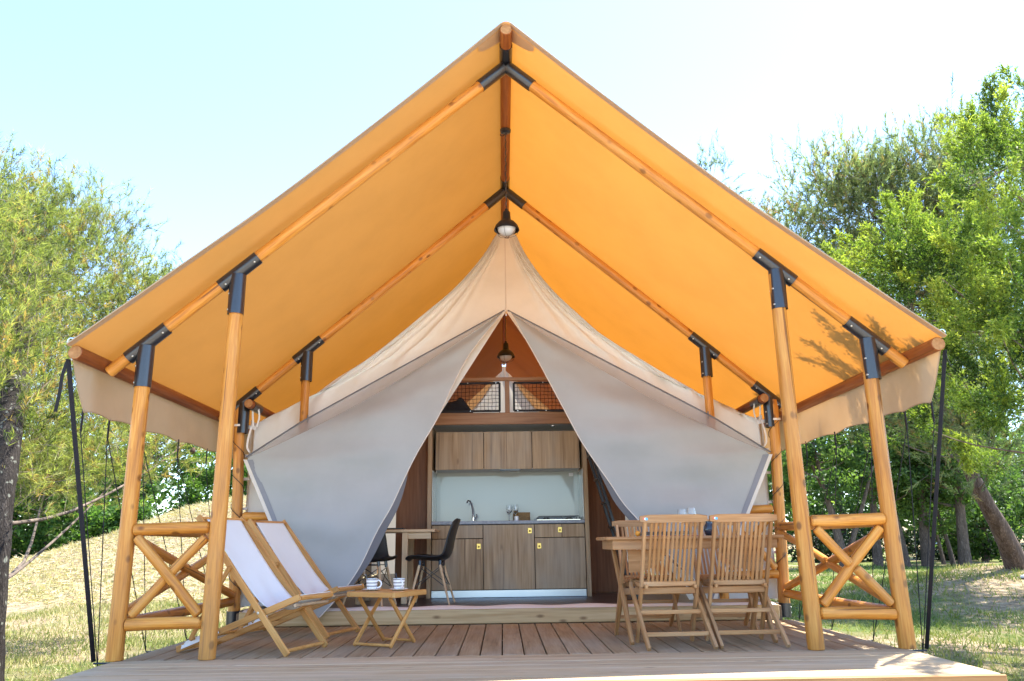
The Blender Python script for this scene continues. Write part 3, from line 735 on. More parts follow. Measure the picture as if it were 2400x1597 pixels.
def flap(s, fi, K, T, seed):
    inn = smoothpoly(fi, 5)
    S = Vector(fi[0]); K = Vector(K); T = Vector(T)
    def top(q, sag):
        x = lerp(S.x, K.x, q); z = lerp(S.z, K.z, q)-sag*math.sin(math.pi*q)**0.8*(0.6+0.8*q)
        y = 2.98-0.31*x if x < 2.12 else lerp(2.98-0.31*2.12, K.y, (x-2.12)/(K.x-2.12))
        return Vector((x, y-0.02, z))
    rows = []; NT, NU = 72, 44; rg = random.Random(seed); ph = [rg.uniform(0, 6) for _ in range(5)]
    for i in range(NT+1):
        t = i/NT
        a = polyat(inn, t)
        b = top(t/0.55, 0.14) if t < 0.55 else K.lerp(T, (t-0.55)/0.45)
        r = []
        for j in range(NU+1):
            u = j/NU; p = a.lerp(b, u)
            bul = math.sin(math.pi*u)*math.sin(math.pi*min(1, t*1.02))
            # drape folds run from the tied corner across to the free edge
            fold = (0.026*math.sin(t*17+2.2*u+ph[0])+0.018*math.sin(t*31-3*u+ph[1])+0.012*math.sin(t*53+4*u+ph[2]))*math.sin(math.pi*u)**0.6*math.sin(math.pi*t)**0.5
            cr = math.exp(-(1-u)*2.2)*math.sin(math.pi*min(1, u*1.0))*0 + 0.022*math.sin((t-0.55)*60*(1.25-u)+ph[3])*math.exp(-((1-u)-0.25)**2/0.10)*math.exp(-((t-0.6)/0.22)**2)
            fold += cr
            sagz = -0.05*math.sin(math.pi*u)*math.sin(math.pi*t)
            r.append(Vector((s*p.x, p.y-0.10*bul-fold, p.z+sagz)))
        rows.append(r)
    v, f = grid(rows)
    F = obj('door_flap', mk('door_flap', v, f, 180), 'flap', INN)
    # mesh strip between the straight top edge and the slack cloth
    n = 40; mr = [[], [], []]
    for i in range(n+1):
        q = i/n; a = top(q, 0.0); k = q*0.55*NT; i0 = int(min(k, NT-1)); b = rows[i0][-1].lerp(rows[i0+1][-1], k-i0)
        a = Vector((s*a.x, a.y, a.z)); mr[0].append(a+Vector((0, -0.012, 0))); mr[1].append(a.lerp(b, 0.5)+Vector((0, -0.01, 0))); mr[2].append(b+Vector((0, -0.004, 0)))
    v, f = grid(mr); obj('mesh_strip', mk('mesh_strip', v, f, 180), 'mesh', F)
    vv, ff = tube([p+Vector((0, -0.008, 0)) for p in mr[0]], 0.008, 6); obj('top_binding', mk('top_binding', vv, ff, 60), 'flapedge', F)
    # bindings of the free and the outer edge
    def strip(pa, pb, nm, mt, off):
        vv, ff = grid([[p+Vector((0, off, 0)) for p in pa], [p+Vector((0, off, 0)) for p in pb]]); obj(nm, mk(nm, vv, ff, 180), mt, F)
    lo = rows[42:]; m_ = len(lo)-1
    strip([r[0] for r in lo], [r[0]+Vector((-s*0.085*math.sin(math.pi*min(1, 1.15*i/m_))**0.7, 0.02, 0.0)) for i, r in enumerate(lo)], 'turned_hem', 'flapedge', 0.004)
    vv, ff = tube([r[0] for r in rows], 0.006, 5); obj('edge_cord', mk('edge_cord', vv, ff, 60), 'trim', F)
    i0 = int(0.55*NT)+1
    strip([r[-1] for r in rows[i0:]], [r[-1].lerp(r[-2], 0.9)+Vector((-s*0.03, 0, 0)) for r in rows[i0:]], 'outer_edge_binding', 'greyband', -0.008)
    o = [r[-1] for r in rows[i0:]]
    strip([p+Vector((s*0.042, 0.012, 0)) for p in o], o, 'white_edge', 'trim', -0.004)
    # small cloth tag on the upper edge
    p = top(0.77, 0); block('tag', F, (s*p.x-0.006, p.y-0.035, p.z-0.05), (s*p.x+0.006, p.y-0.029, p.z+0.03), 'flapedge')
    return F
flap(-1, FIL, (2.665, 2.33, 1.622), (1.86, 2.075, 0.06), 1)
flap(1, FIR, (2.685, 2.33, 1.612), (1.92, 2.12, 0.16), 2)
# side walls and rear gable
for s in (-1, 1):
    rows = [[Vector((s*(2.69+0.012*math.sin(2.2*y+z)), y, z)) for y in np.linspace(2.50, 11.4, 60)] for z in np.linspace(0.155, 2.03, 14)]
    v, f = grid(rows); obj('side_wall', mk('side_wall', v, f, 180), 'white', INN)
for s in (-1, 1):
    rows = [[Vector((s*x, y, rz(x)-0.10-0.05*math.sin(math.pi*x/2.7)-0.02*math.sin(2.4*y))) for y in np.linspace(6.1, 11.36, 24)] for x in np.linspace(0.04, 2.68, 14)]
    v, f = grid(rows); obj('added_ceiling_layer', mk('added_ceiling_layer', v, f, 180), 'liner', INN)  # second canvas layer added to darken the roof seen through the opening
ed = smoothpoly([Vector((x, 0, z)) for x, z in EDL], 5)
def edge_x(z):
    if z <= ed[-1].z: return 2.66
    for a, b in zip(ed, ed[1:]):
        if b.z <= z <= a.z: return lerp(a.x, b.x, (a.z-z)/max(1e-6, a.z-b.z))
    return 0.0
zs = np.linspace(4.55, 0.155, 44)
v, f = grid([[Vector((lerp(-1, 1, k/24)*edge_x(z), 11.42+0.015*math.sin(k*0.9), z)) for k in range(25)] for z in zs])
RW = obj('rear_wall', mk('rear_wall', v, f, 180), 'rearwhite', INN)
for x in (-0.10, 0.03, 0.62, -0.66): cord('seam', RW, [Vector((x, 11.40, z)) for z in np.linspace(0.2, 4.0 if abs(x) < 0.3 else 3.2, 6)], 0.012, 'flapedge', 4)
for s in (-1, 1):
    v, f = grid([[Vector((s*lerp(edge_x(z)-0.02, max(edge_x(z), min(3.02, (4.70-z)/SL)), k/10), 11.455, z)) for k in range(11)] for z in zs])
    obj('gable_canvas', mk('gable_canvas', v, f, 180), 'liner', INN)
# white tapes tying the canvas to the corner posts, and the lacing cord wound round each post
for s in (-1, 1):
    c = Vector((s*2.635, 2.49, 1.955)); pc = Vector((s*(A2+0.036), D2, 1.97))
    loop = [c] + [pc+Vector((0.066*math.cos(a), 0.066*math.sin(a), 0.01*math.sin(a))) for a in (np.linspace(math.pi/2, -math.pi*1.1, 12) if s < 0 else np.linspace(math.pi/2, math.pi*2.1, 12))] + [c+Vector((0, -0.02, -0.02))]
    ribbon('tie_tape', INN, loop, 0.022, 'whitestrap', (0, 0.1, 1))
    ribbon('tie_tape', INN, smoothpoly([c, c+Vector((s*-0.03, -0.03, 0.12)), c+Vector((s*0.0, -0.06, 0.25)), c+Vector((s*0.03, -0.07, 0.2)), c+Vector((s*0.02, -0.05, 0.0))], 4), 0.018, 'whitestrap', (1, 0.4, 0))
    ribbon('tie_tape', INN, smoothpoly([c+Vector((s*0.03, -0.07, 0.0)), c+Vector((s*0.05, -0.09, -0.12)), c+Vector((s*0.055, -0.09, -0.22)), c+Vector((s*0.03, -0.08, -0.27))], 4), 0.02, 'whitestrap', (1, 0.3, 0))
    pts = []
    for i in range(130):
        t = i/129; z = lerp(2.0, 0.25, t); a = -t*2*math.pi*5.2*s; xx = s*lerp(A2+0.035, A2-0.04, t)
        pts.append(Vector((xx+0.060*math.cos(a), D2+0.060*math.sin(a), z)))
    L = cord('lacing_cord', INN, pts, 0.0036, 'cable', 5)
    for z in (1.66, 1.42, 1.12, 0.86, 0.62, 0.4):
        block('lacing_loop', INN, (s*2.70-0.03, 2.40+0.075, z-0.014), (s*2.70+0.03, 2.40+0.083, z+0.014), 'whitestrap')

# ================================================================== INSIDE THE TENT
FZ = 0.153
YK = 3.50
def build_kitchen():
    K = thing('kitchen_unit', (0, YK, FZ), 0, 'small wood fronted kitchen unit with pale blue glass splashback seen through the tent opening', 'kitchen')
    for s in (-1, 1):
        block('side_panel', K, (s*0.905-0.024, YK-0.01, FZ), (s*0.905+0.024, YK+0.62, 2.10), 'oak', 0.002, 2)
    block('carcass', K, (-0.876, YK+0.03, 0.235), (0.876, YK+0.60, 0.955), 'dark', 0.002)
    block('back_board', K, (-0.876, YK+0.60, 0.155), (0.876, YK+0.615, 2.09), 'underside', 0.002)
    block('plinth', K, (-0.874, YK+0.02, 0.156), (0.874, YK+0.035, 0.233), 'alu', 0.002)
    block('countertop', K, (-0.878, YK-0.012, 0.957), (0.878, YK+0.598, 0.994), 'counter', 0.004)
    gap = 0.004
    X = [-0.876, -0.290, 0.298, 0.876]
    def front(nm, x0, x1, z0, z1):
        return block(nm, K, (x0+gap, YK, z0+gap), (x1-gap, YK+0.019, z1-gap), 'oak', 0.0015, 2)
    d1 = front('cabinet_door', X[0], X[1], 0.236, 0.798); front('drawer_front', X[0], X[1], 0.798, 0.952)
    d2 = front('cabinet_door', X[1], X[2], 0.236, 0.952)
    d3 = front('cabinet_door', X[2], X[3], 0.236, 0.800); d4 = front('drawer_front', X[2], X[3], 0.800, 0.952)
    for d, (x, z) in ((d1, (-0.339, 0.712)), (d2, (0.246, 0.879)), (d3, (0.350, 0.709)), (d4, (0.590, 0.885))):
        l = block('latch', d, (x-0.023, YK-0.006, z-0.031), (x+0.023, YK-0.0005, z+0.031), 'brass', 0.003)
    for (x, z), d in (((-0.339, 0.712), d1), ((0.246, 0.879), d2), ((0.350, 0.709), d3), ((0.590, 0.885), d4)):
        v, f = lathe([(0.011, 0), (0.011, 0.006), (0.006, 0.012), (0.0001, 0.013)], 12)
        obj('latch_knob', mk('latch_knob', v, f, 50), 'brass', d, Matrix.Translation((x, YK-0.006, z-0.004)) @ Matrix.Rotation(math.pi/2, 4, 'X'))
    # splashback and side returns
    block('splashback', K, (-0.876, YK+0.588, 0.996), (0.876, YK+0.598, 1.60), 'glassback', 0.001)
    for s in (-1, 1): block('splash_return', K, (s*0.873-0.004, YK+0.02, 0.996), (s*0.873+0.004, YK+0.586, 1.58), 'glassback', 0.001)
    # wall cupboards
    YU = YK+0.09
    U = block('wall_cupboard', K, (-0.85, YU+0.022, 1.594), (0.856, YK+0.586, 2.03), 'underside', 0.002)
    block('gap_shade_sheet', U, (-0.846, YU+0.0193, 1.60), (0.852, YU+0.0215, 2.028), 'dark', 0.0005)  # near-black sheet standing in for the shade between the cupboard doors
    XU = [-0.848, -0.279, 0.292, 0.855]
    for a, b in zip(XU, XU[1:]): block('cupboard_door', K, (a+gap, YU, 1.588), (b-gap, YU+0.019, 2.031), 'oak', 0.0015, 2)
    block('extractor_strip', U, (-0.09, YU+0.005, 1.572), (0.15, YU+0.10, 1.593), 'blackmetal', 0.002)
    # tap
    T = []
    pts = smoothpoly([(-0.415, YK+0.42, 0.994), (-0.418, YK+0.41, 1.10), (-0.432, YK+0.38, 1.19), (-0.452, YK+0.34, 1.235), (-0.474, YK+0.31, 1.238), (-0.484, YK+0.29, 1.215)], 5)
    t = cord('tap', K, pts, 0.0115, 'chrome', 12)
    v, f = lathe([(0.026, 0), (0.026, 0.01), (0.02, 0.014), (0.02, 0.05), (0.012, 0.056)], 18); obj('tap_base', mk('tap_base', v, f, 40), 'chrome', t, Matrix.Translation((-0.415, YK+0.42, 0.994)))
    cord('tap_lever', t, [(-0.40, YK+0.40, 1.02), (-0.372, YK+0.385, 1.06), (-0.376, YK+0.38, 1.085)], 0.009, 'chrome', 8)
    # hob
    H = block('hob', K, (0.33, YK+0.07, 0.9945), (0.84, YK+0.52, 1.004), 'chrome', 0.003)
    for y in (YK+0.11, YK+0.46):
        cord('pan_support', H, [(0.35, y, 1.004), (0.352, y, 1.034), (0.36, y, 1.04), (0.82, y, 1.04), (0.828, y, 1.034), (0.83, y, 1.004)], 0.006, 'blackmetal', 6)
    for x in (0.36, 0.51, 0.66, 0.81):
        cord('pan_support', H, [(x, YK+0.10, 1.04), (x, YK+0.47, 1.04)], 0.005, 'blackmetal', 6)
    for (x, y) in ((0.45, YK+0.2), (0.72, YK+0.2), (0.45, YK+0.38), (0.72, YK+0.38)):
        v, f = lathe([(0.04, 0), (0.04, 0.012), (0.028, 0.016), (0.028, 0.022), (0.0001, 0.023)], 18); obj('burner', mk('burner', v, f, 40), 'blackmetal', H, Matrix.Translation((x, y, 1.004)))
    # socket and spot above the cupboards
    block('socket', K, (0.76, YK+0.582, 1.535), (0.815, YK+0.588, 1.575), 'whiteplastic', 0.002)
build_kitchen()

def wine_glass(name, loc, h, label, parent=None, bowl=0.036):
    p = [(0.0001, 0.0), (0.032, 0.0), (0.032, 0.0025), (0.006, 0.008), (0.0038, h*0.2), (0.004, h*0.42), (0.02, h*0.5), (bowl, h*0.66), (bowl*1.02, h*0.74), (bowl*0.8, h), (bowl*0.8-0.0016, h), (bowl*1.02-0.0016, h*0.74), (bowl-0.0018, h*0.66), (0.018, h*0.52), (0.0001, h*0.475)]
    v, f = lathe(p, 24); o = obj(name, mk(name, v, f, 50), 'glass', None, Matrix.Translation(loc)); tag(o, label, 'glass'); return o
wine_glass('wine_glass', (0.016, YK+0.34, 0.996), 0.19, 'slender wine glass on the kitchen counter, the one nearer the tap')
wine_glass('wine_glass', (0.09, YK+0.30, 0.996), 0.19, 'slender wine glass on the kitchen counter directly before the wicker basket')
def basket():
    B = thing('wicker_basket', (0.165, YK+0.42, 0.996), 0, 'small brown wicker basket standing at the back of the kitchen counter', 'basket')
    for k in range(7):
        z = 0.007+k*0.0145; pts = []
        for a, b in (((-.095, -.06), (.095, -.06)), ((.095, -.06), (.095, .06)), ((.095, .06), (-.095, .06)), ((-.095, .06), (-.095, -.06))):
            for i in range(10):
                t = i/10; w = 0.004*math.sin((i+k)*math.pi)
                pts.append(Vector((lerp(a[0], b[0], t), lerp(a[1], b[1], t)+0.003*(1 if (i+k) % 2 else -1), z)))
        v, f = tube(pts, 0.0078, 6, True); obj('weave_row', mk('weave_row', v, f, 60), 'wicker', B, Matrix.Translation((0.165, YK+0.42, 0.996)))
    v, f = cbox(0.17, 0.10, 0.06); obj('base', mk('base', v, f), 'wicker', B, Matrix.Translation((0.165, YK+0.42, 1.03)))
basket()
v, f = lathe([(0.0001, 0), (0.026, 0), (0.026, 0.052), (0.023, 0.052), (0.023, 0.01), (0.0001, 0.01)], 16)
tag(obj('candle_cup', mk('candle_cup', v, f, 40), 'ceramic', None, Matrix.Translation((0.10, YK+0.20, 0.996))), 'little white candle cup in front of the wicker basket on the counter', 'candle cup')

# brown partition panels left and right of the kitchen
tag(block('partition_panel', None, (-1.30, YK+0.10, FZ), (-0.935, YK+0.14, 2.09), 'walnut', 0.002, 2), 'dark brown wood partition panel left of the kitchen unit', 'panel')
tag(block('partition_panel', None, (0.935, YK+0.62, FZ), (1.44, YK+0.66, 2.09), 'walnut', 0.002, 2), 'dark brown wood partition panel right of the kitchen, behind the ladder', 'panel')

def build_loft():
    L = thing('sleeping_loft', (0, YK, 2.1), 0, 'wooden sleeping loft above the kitchen with a beam front and guard rail', 'loft')
    block('fascia_board', L, (-2.45, YK-0.005, 2.106), (2.45, YK+0.03, 2.246), 'loftwood', 0.004)
    block('loft_floor', L, (-2.45, YK+0.032, 2.12), (2.45, 6.2, 2.16), 'underside', 0.003)
    block('guard_rail', L, (-1.26, YK+0.012, 2.632), (1.26, YK+0.05, 2.676), 'loftwood', 0.006)
    for x in (-1.22, 0.006, 1.23): block('baluster', L, (x-0.027, YK+0.015, 2.247), (x+0.027, YK+0.045, 2.631), 'loftwood', 0.004)
    for x in (-2.38, 2.38):
        block('loft_post', L, (x-0.035, YK+0.04, FZ), (x+0.035, YK+0.11, 2.119), 'loftwood', 0.004)
        block('loft_post', L, (x-0.035, 6.1, FZ), (x+0.035, 6.17, 2.119), 'loftwood', 0.004)
    v, f = lathe([(0.0001, 0), (0.035, 0), (0.04, 0.006), (0.04, 0.012)], 20); obj('spot_light', mk('spot_light', v, f, 40), 'chrome', L, Matrix.Translation((0.56, YK+0.25, 2.106)))
build_loft()
def net(x0, x1, label):
    N = thing('safety_net', ((x0+x1)/2, YK-0.01, 2.26), 0, label, 'net', 'loft safety nets')
    z0, z1 = 2.262, 2.600; y = YK-0.012
    nx = int(round(abs(x1-x0)/0.0445)); nz = 7; b = MB(); rg = random.Random(int(x0*100)+500)
    def P(i, k):
        t = i/nx; s = k/nz
        return Vector((lerp(x0, x1, t)+0.003*math.sin(k*2.1+i), y+0.006*math.sin(i*0.7+k), lerp(z0+0.012, z1-0.012, s)-0.010*math.sin(math.pi*t)*s+0.003*math.sin(i*1.3+k)))
    for i in range(nx+1): b.add(*tube([P(i, k) for k in range(nz+1)], 0.0030, 4))
    for k in range(nz+1): b.add(*tube([P(i, k) for i in range(nx+1)], 0.0030, 4))
    obj('cord_mesh', b.mesh('cord_mesh', 60), 'rope', N)
    def edge(a, c): ribbon('border', N, [a, vl(a, c, .25), vl(a, c, .5)+Vector((0, 0, -0.006)), vl(a, c, .75), c], 0.026, 'strap', (0, 0, 1) if abs((c-a).x) > 0.1 else (1, 0, 0), 0.005)
    A = [Vector((x0, y-0.006, z0)), Vector((x1, y-0.006, z0)), Vector((x1, y-0.006, z1)), Vector((x0, y-0.006, z1))]
    for i in range(4): edge(A[i], A[(i+1) % 4])
    for i in range(4):
        for t in (0.04, 0.35, 0.68):
            p = vl(A[i], A[(i+1) % 4], t) if i in (0, 2) else None
            if p is None: continue
            v, f = lathe([(0.0001, 0), (0.008, 0), (0.006, 0.004), (0.0001, 0.0045)], 10)
            obj('grommet', mk('grommet', v, f, 50), 'screw', N, Matrix.Translation(p+Vector((0, -0.003, 0))) @ Matrix.Rotation(math.pi/2, 4, 'X'))
net(-1.17, -0.085, 'black cord safety net of the loft, left of the middle baluster')
net(0.085, 1.17, 'black cord safety net of the loft, right of the middle baluster')
def bag():
    pts = [(-0.95, 2.17), (-0.93, 2.34), (-0.78, 2.385), (-0.66, 2.40), (-0.60, 2.42), (-0.575, 2.452), (-0.545, 2.452), (-0.52, 2.43), (-0.47, 2.36), (-0.42, 2.29), (-0.37, 2.22), (-0.36, 2.17)]
    v = []; n = len(pts)
    for k, (dy, sc) in enumerate(((0.10, 0.9), (0.115, 1.0), (0.30, 1.0), (0.33, 0.88))):
        for x, z in pts: v.append((-0.62+(x+0.62)*sc, YK+dy, 2.165+(z-2.165)*sc))
    f = [tuple(range(n)), tuple(3*n+i for i in range(n))[::-1]]
    for k in range(3):
        for i in range(n): f.append((k*n+i, (k+1)*n+i, (k+1)*n+(i+1) % n, k*n+(i+1) % n))
    tag(obj('travel_bag', mk('travel_bag', v, f, 60), 'bag'), 'dark navy bag lying in the loft behind the left safety net', 'bag')
bag()

def ladder():
    L = thing('loft_ladder', (1.32, 3.1, FZ), 0, 'steep black ladder leaning up to the loft behind the right flap', 'ladder')
    for y in (3.00, 3.32): beam('stringer', L, (1.36, y, FZ), (0.80, y+0.12, 2.24), 0.032, 0.075, 'blackmetal', (0, 1, 0.2))
    for i in range(7):
        t = 0.11+i*0.125; a = vl((1.36, 3.015, FZ), (0.80, 3.135, 2.24), t); b = vl((1.36, 3.305, FZ), (0.80, 3.425, 2.24), t)
        beam('rung', L, a, b, 0.07, 0.022, 'blackmetal', (0, 0, 1))
ladder()

def lamp(loc_top, drop, label):
    x, y, z = loc_top; P = thing('pendant_lamp', (x, y, z), 0, label, 'lamp', 'pendant lamps under the ridge')
    v, f = lathe([(0.0001, -0.032), (0.03, -0.032), (0.05, -0.022), (0.054, -0.004), (0.054, 0.0)], 24); obj('ceiling_rose', mk('ceiling_rose', v, f, 40), 'blackmetal', P, Matrix.Translation(loc_top))
    zb = z-drop
    pts = [Vector((x+0.004*math.sin(k*1.1), y+0.004*math.cos(k*1.1), lerp(z-0.03, zb+0.21, k/60))) for k in range(61)]
    cord('cable', P, pts, 0.0055, 'blackmetal', 6)
    cord('cable_slack', P, [Vector((x-0.03+0.02*math.cos(a), y-0.02, z-0.06+0.012*math.sin(a))) for a in np.linspace(0, 12, 30)], 0.004, 'blackmetal', 5)
    prof = [(0.0001, 0.215), (0.014, 0.212), (0.018, 0.19), (0.030, 0.185), (0.034, 0.178), (0.040, 0.105), (0.048, 0.095), (0.075, 0.078), (0.102, 0.046), (0.116, 0.012), (0.118, 0.0), (0.113, 0.0), (0.098, 0.04), (0.07, 0.068), (0.0001, 0.08)]
    v, f = lathe(prof, 32); S = obj('shade', mk('shade', v, f, 45), 'lampblack', P, Matrix.Translation((x, y, zb)))
    v, f = lathe([(0.084, 0.05), (0.086, 0.02), (0.078, -0.012), (0.055, -0.036), (0.025, -0.048), (0.0001, -0.05)], 24); obj('globe', mk('globe', v, f, 60), 'globe', P, Matrix.Translation((x, y, zb)))
    for k in range(3):
        a0 = k*math.pi/3+0.3
        pts = [Vector((0.112*math.cos(t)*math.cos(a0), 0.112*math.cos(t)*math.sin(a0), -0.068*math.sin(t))) for t in np.linspace(0, math.pi, 14)]
        v, f = tube(pts, 0.0022, 5); obj('cage_wire', mk('cage_wire', v, f, 60), 'blackmetal', S, Matrix.Translation((x, y, zb)))
    v, f = tube([Vector((0.018*math.cos(a), 0.018*math.sin(a), -0.072)) for a in np.linspace(0, 6.28, 14)[:-1]], 0.0022, 5, True); obj('cage_ring', mk('cage_ring', v, f, 60), 'blackmetal', S, Matrix.Translation((x, y, zb)))
lamp((0, 1.06, ZR+0.003), 1.03, 'black pendant lamp with white globe hanging over the porch')
lamp((0, 4.2, ZR+0.003), 1.51, 'black pendant lamp hanging inside, framed by the tent opening')

def inside_table():
    T = thing('indoor_table', (-1.1, 3.0, FZ), 0, 'pale wooden table just inside the opening, half hidden by the left flap', 'table')
    block('table_top', T, (-1.62, 2.74, 0.868), (-0.775, 3.42, 0.898), 'beech', 0.004)
    for (x, y) in ((-1.09, 2.78), (-1.09, 3.36), (-1.56, 2.78), (-1.56, 3.36)):
        block('leg', T, (x-0.03, y-0.03, FZ), (x+0.03, y+0.03, 0.866), 'beech', 0.003)
    block('rail', T, (-1.06, 2.77, 0.80), (-0.82, 2.79, 0.866), 'beech', 0.003)
inside_table()
tag(block('black_tray', None, (-1.42, 2.80, 0.899), (-1.12, 3.05, 0.916), 'blackplastic', 0.004), 'flat black tray lying on the indoor table', 'tray')

def shell_chair():
    C = thing('shell_chair', (0, 0, 0), 0, '', 'chair', 'black shell chairs indoors')
    prof = smoothpoly([(0.235, 0.425), (0.20, 0.445), (0.10, 0.44), (-0.04, 0.425), (-0.14, 0.435), (-0.19, 0.48), (-0.215, 0.56), (-0.235, 0.66), (-0.262, 0.76), (-0.285, 0.82), (-0.292, 0.838)] and [Vector((0, a, b)) for a, b in [(0.235, 0.425), (0.20, 0.445), (0.10, 0.44), (-0.04, 0.425), (-0.14, 0.435), (-0.19, 0.48), (-0.215, 0.56), (-0.235, 0.66), (-0.262, 0.76), (-0.285, 0.82), (-0.292, 0.838)]], 4)
    wid = smoothpoly([Vector((w, 0, 0)) for w in (0.15, 0.205, 0.23, 0.235, 0.235, 0.235, 0.23, 0.222, 0.205, 0.16, 0.10)], 4)
    rows = []; n = len(prof)
    for i, p in enumerate(prof):
        t = i/(n-1); a = p if i == 0 else prof[i-1]; b = prof[min(i+1, n-1)]; tg = (b-a).normalized(); nm = Vector((0, -tg.z, tg.y))*-1
        r = []
        for j in range(17):
            q = j/8-1; cup = 0.055*abs(q)**2.4*(0.5+0.5*math.sin(math.pi*min(1, t*1.05)))
            r.append(Vector((q*wid[i].x, p.y, p.z))+Vector((0, tg.z, -tg.y))*(-cup if False else 0)+Vector((0, 1, 0))*cup*max(0, tg.z)+Vector((0, 0, 1))*cup*max(0, -tg.y))
        rows.append(r)
    v, f = grid(rows); m = mk('shell', v, f, 180); s = obj('shell', m, 'blackplastic', C)
    md = s.modifiers.new('thickness', 'SOLIDIFY'); md.thickness = 0.008; md.offset = 0
    for sx in (-1, 1):
        for (yt, yb) in ((0.11, 0.20), (-0.10, -0.21)):
            v, f = tube([Vector((sx*0.125, yt, 0.385)), Vector((sx*0.205, yb, 0.0))], lambda t: 0.0155-0.006*t, 10)
            obj('leg', mk('leg', v, f, 60), 'beech', C)
            v, f = tube([Vector((sx*0.115, yt, 0.43)), Vector((sx*0.125, yt, 0.37))], 0.017, 8); obj('leg_bracket', mk('leg_bracket', v, f, 40), 'blackmetal', C)
    def wire(a, b): 
        v, f = tube([Vector(a), Vector(b)], 0.0042, 6); obj('wire_brace', mk('wire_brace', v, f), 'blackmetal', C)
    for sx in (-1, 1):
        wire((sx*0.13, 0.115, 0.37), (sx*0.173, -0.165, 0.17)); wire((sx*0.13, -0.105, 0.37), (sx*0.173, 0.165, 0.17))
    for sy, yt, yb in ((1, 0.115, 0.165), (-1, -0.105, -0.165)):
        wire((-0.13, yt, 0.37), (0.173, yb, 0.17)); wire((0.13, yt, 0.37), (-0.173, yb, 0.17))
    wire((-0.12, 0.11, 0.395), (0.12, 0.11, 0.395)); wire((-0.12, -0.10, 0.395), (0.12, -0.10, 0.395))
    return C
CH = shell_chair()
CH['label'] = 'black shell chair with wooden legs turned sideways in front of the kitchen doors'
CH.matrix_basis = TRZ((-0.80, 2.72, FZ), math.radians(86)); WM[CH.name] = CH.matrix_basis.copy()
c = copy_tree(CH, TRZ((-1.40, 2.52, FZ), math.radians(-12))); c['label'] = 'black shell chair seen from behind, its side covered by the left flap'
c = copy_tree(CH, TRZ((-1.95, 3.0, FZ), math.radians(-80))); c['label'] = 'black shell chair almost hidden behind the left flap, only its legs showing'

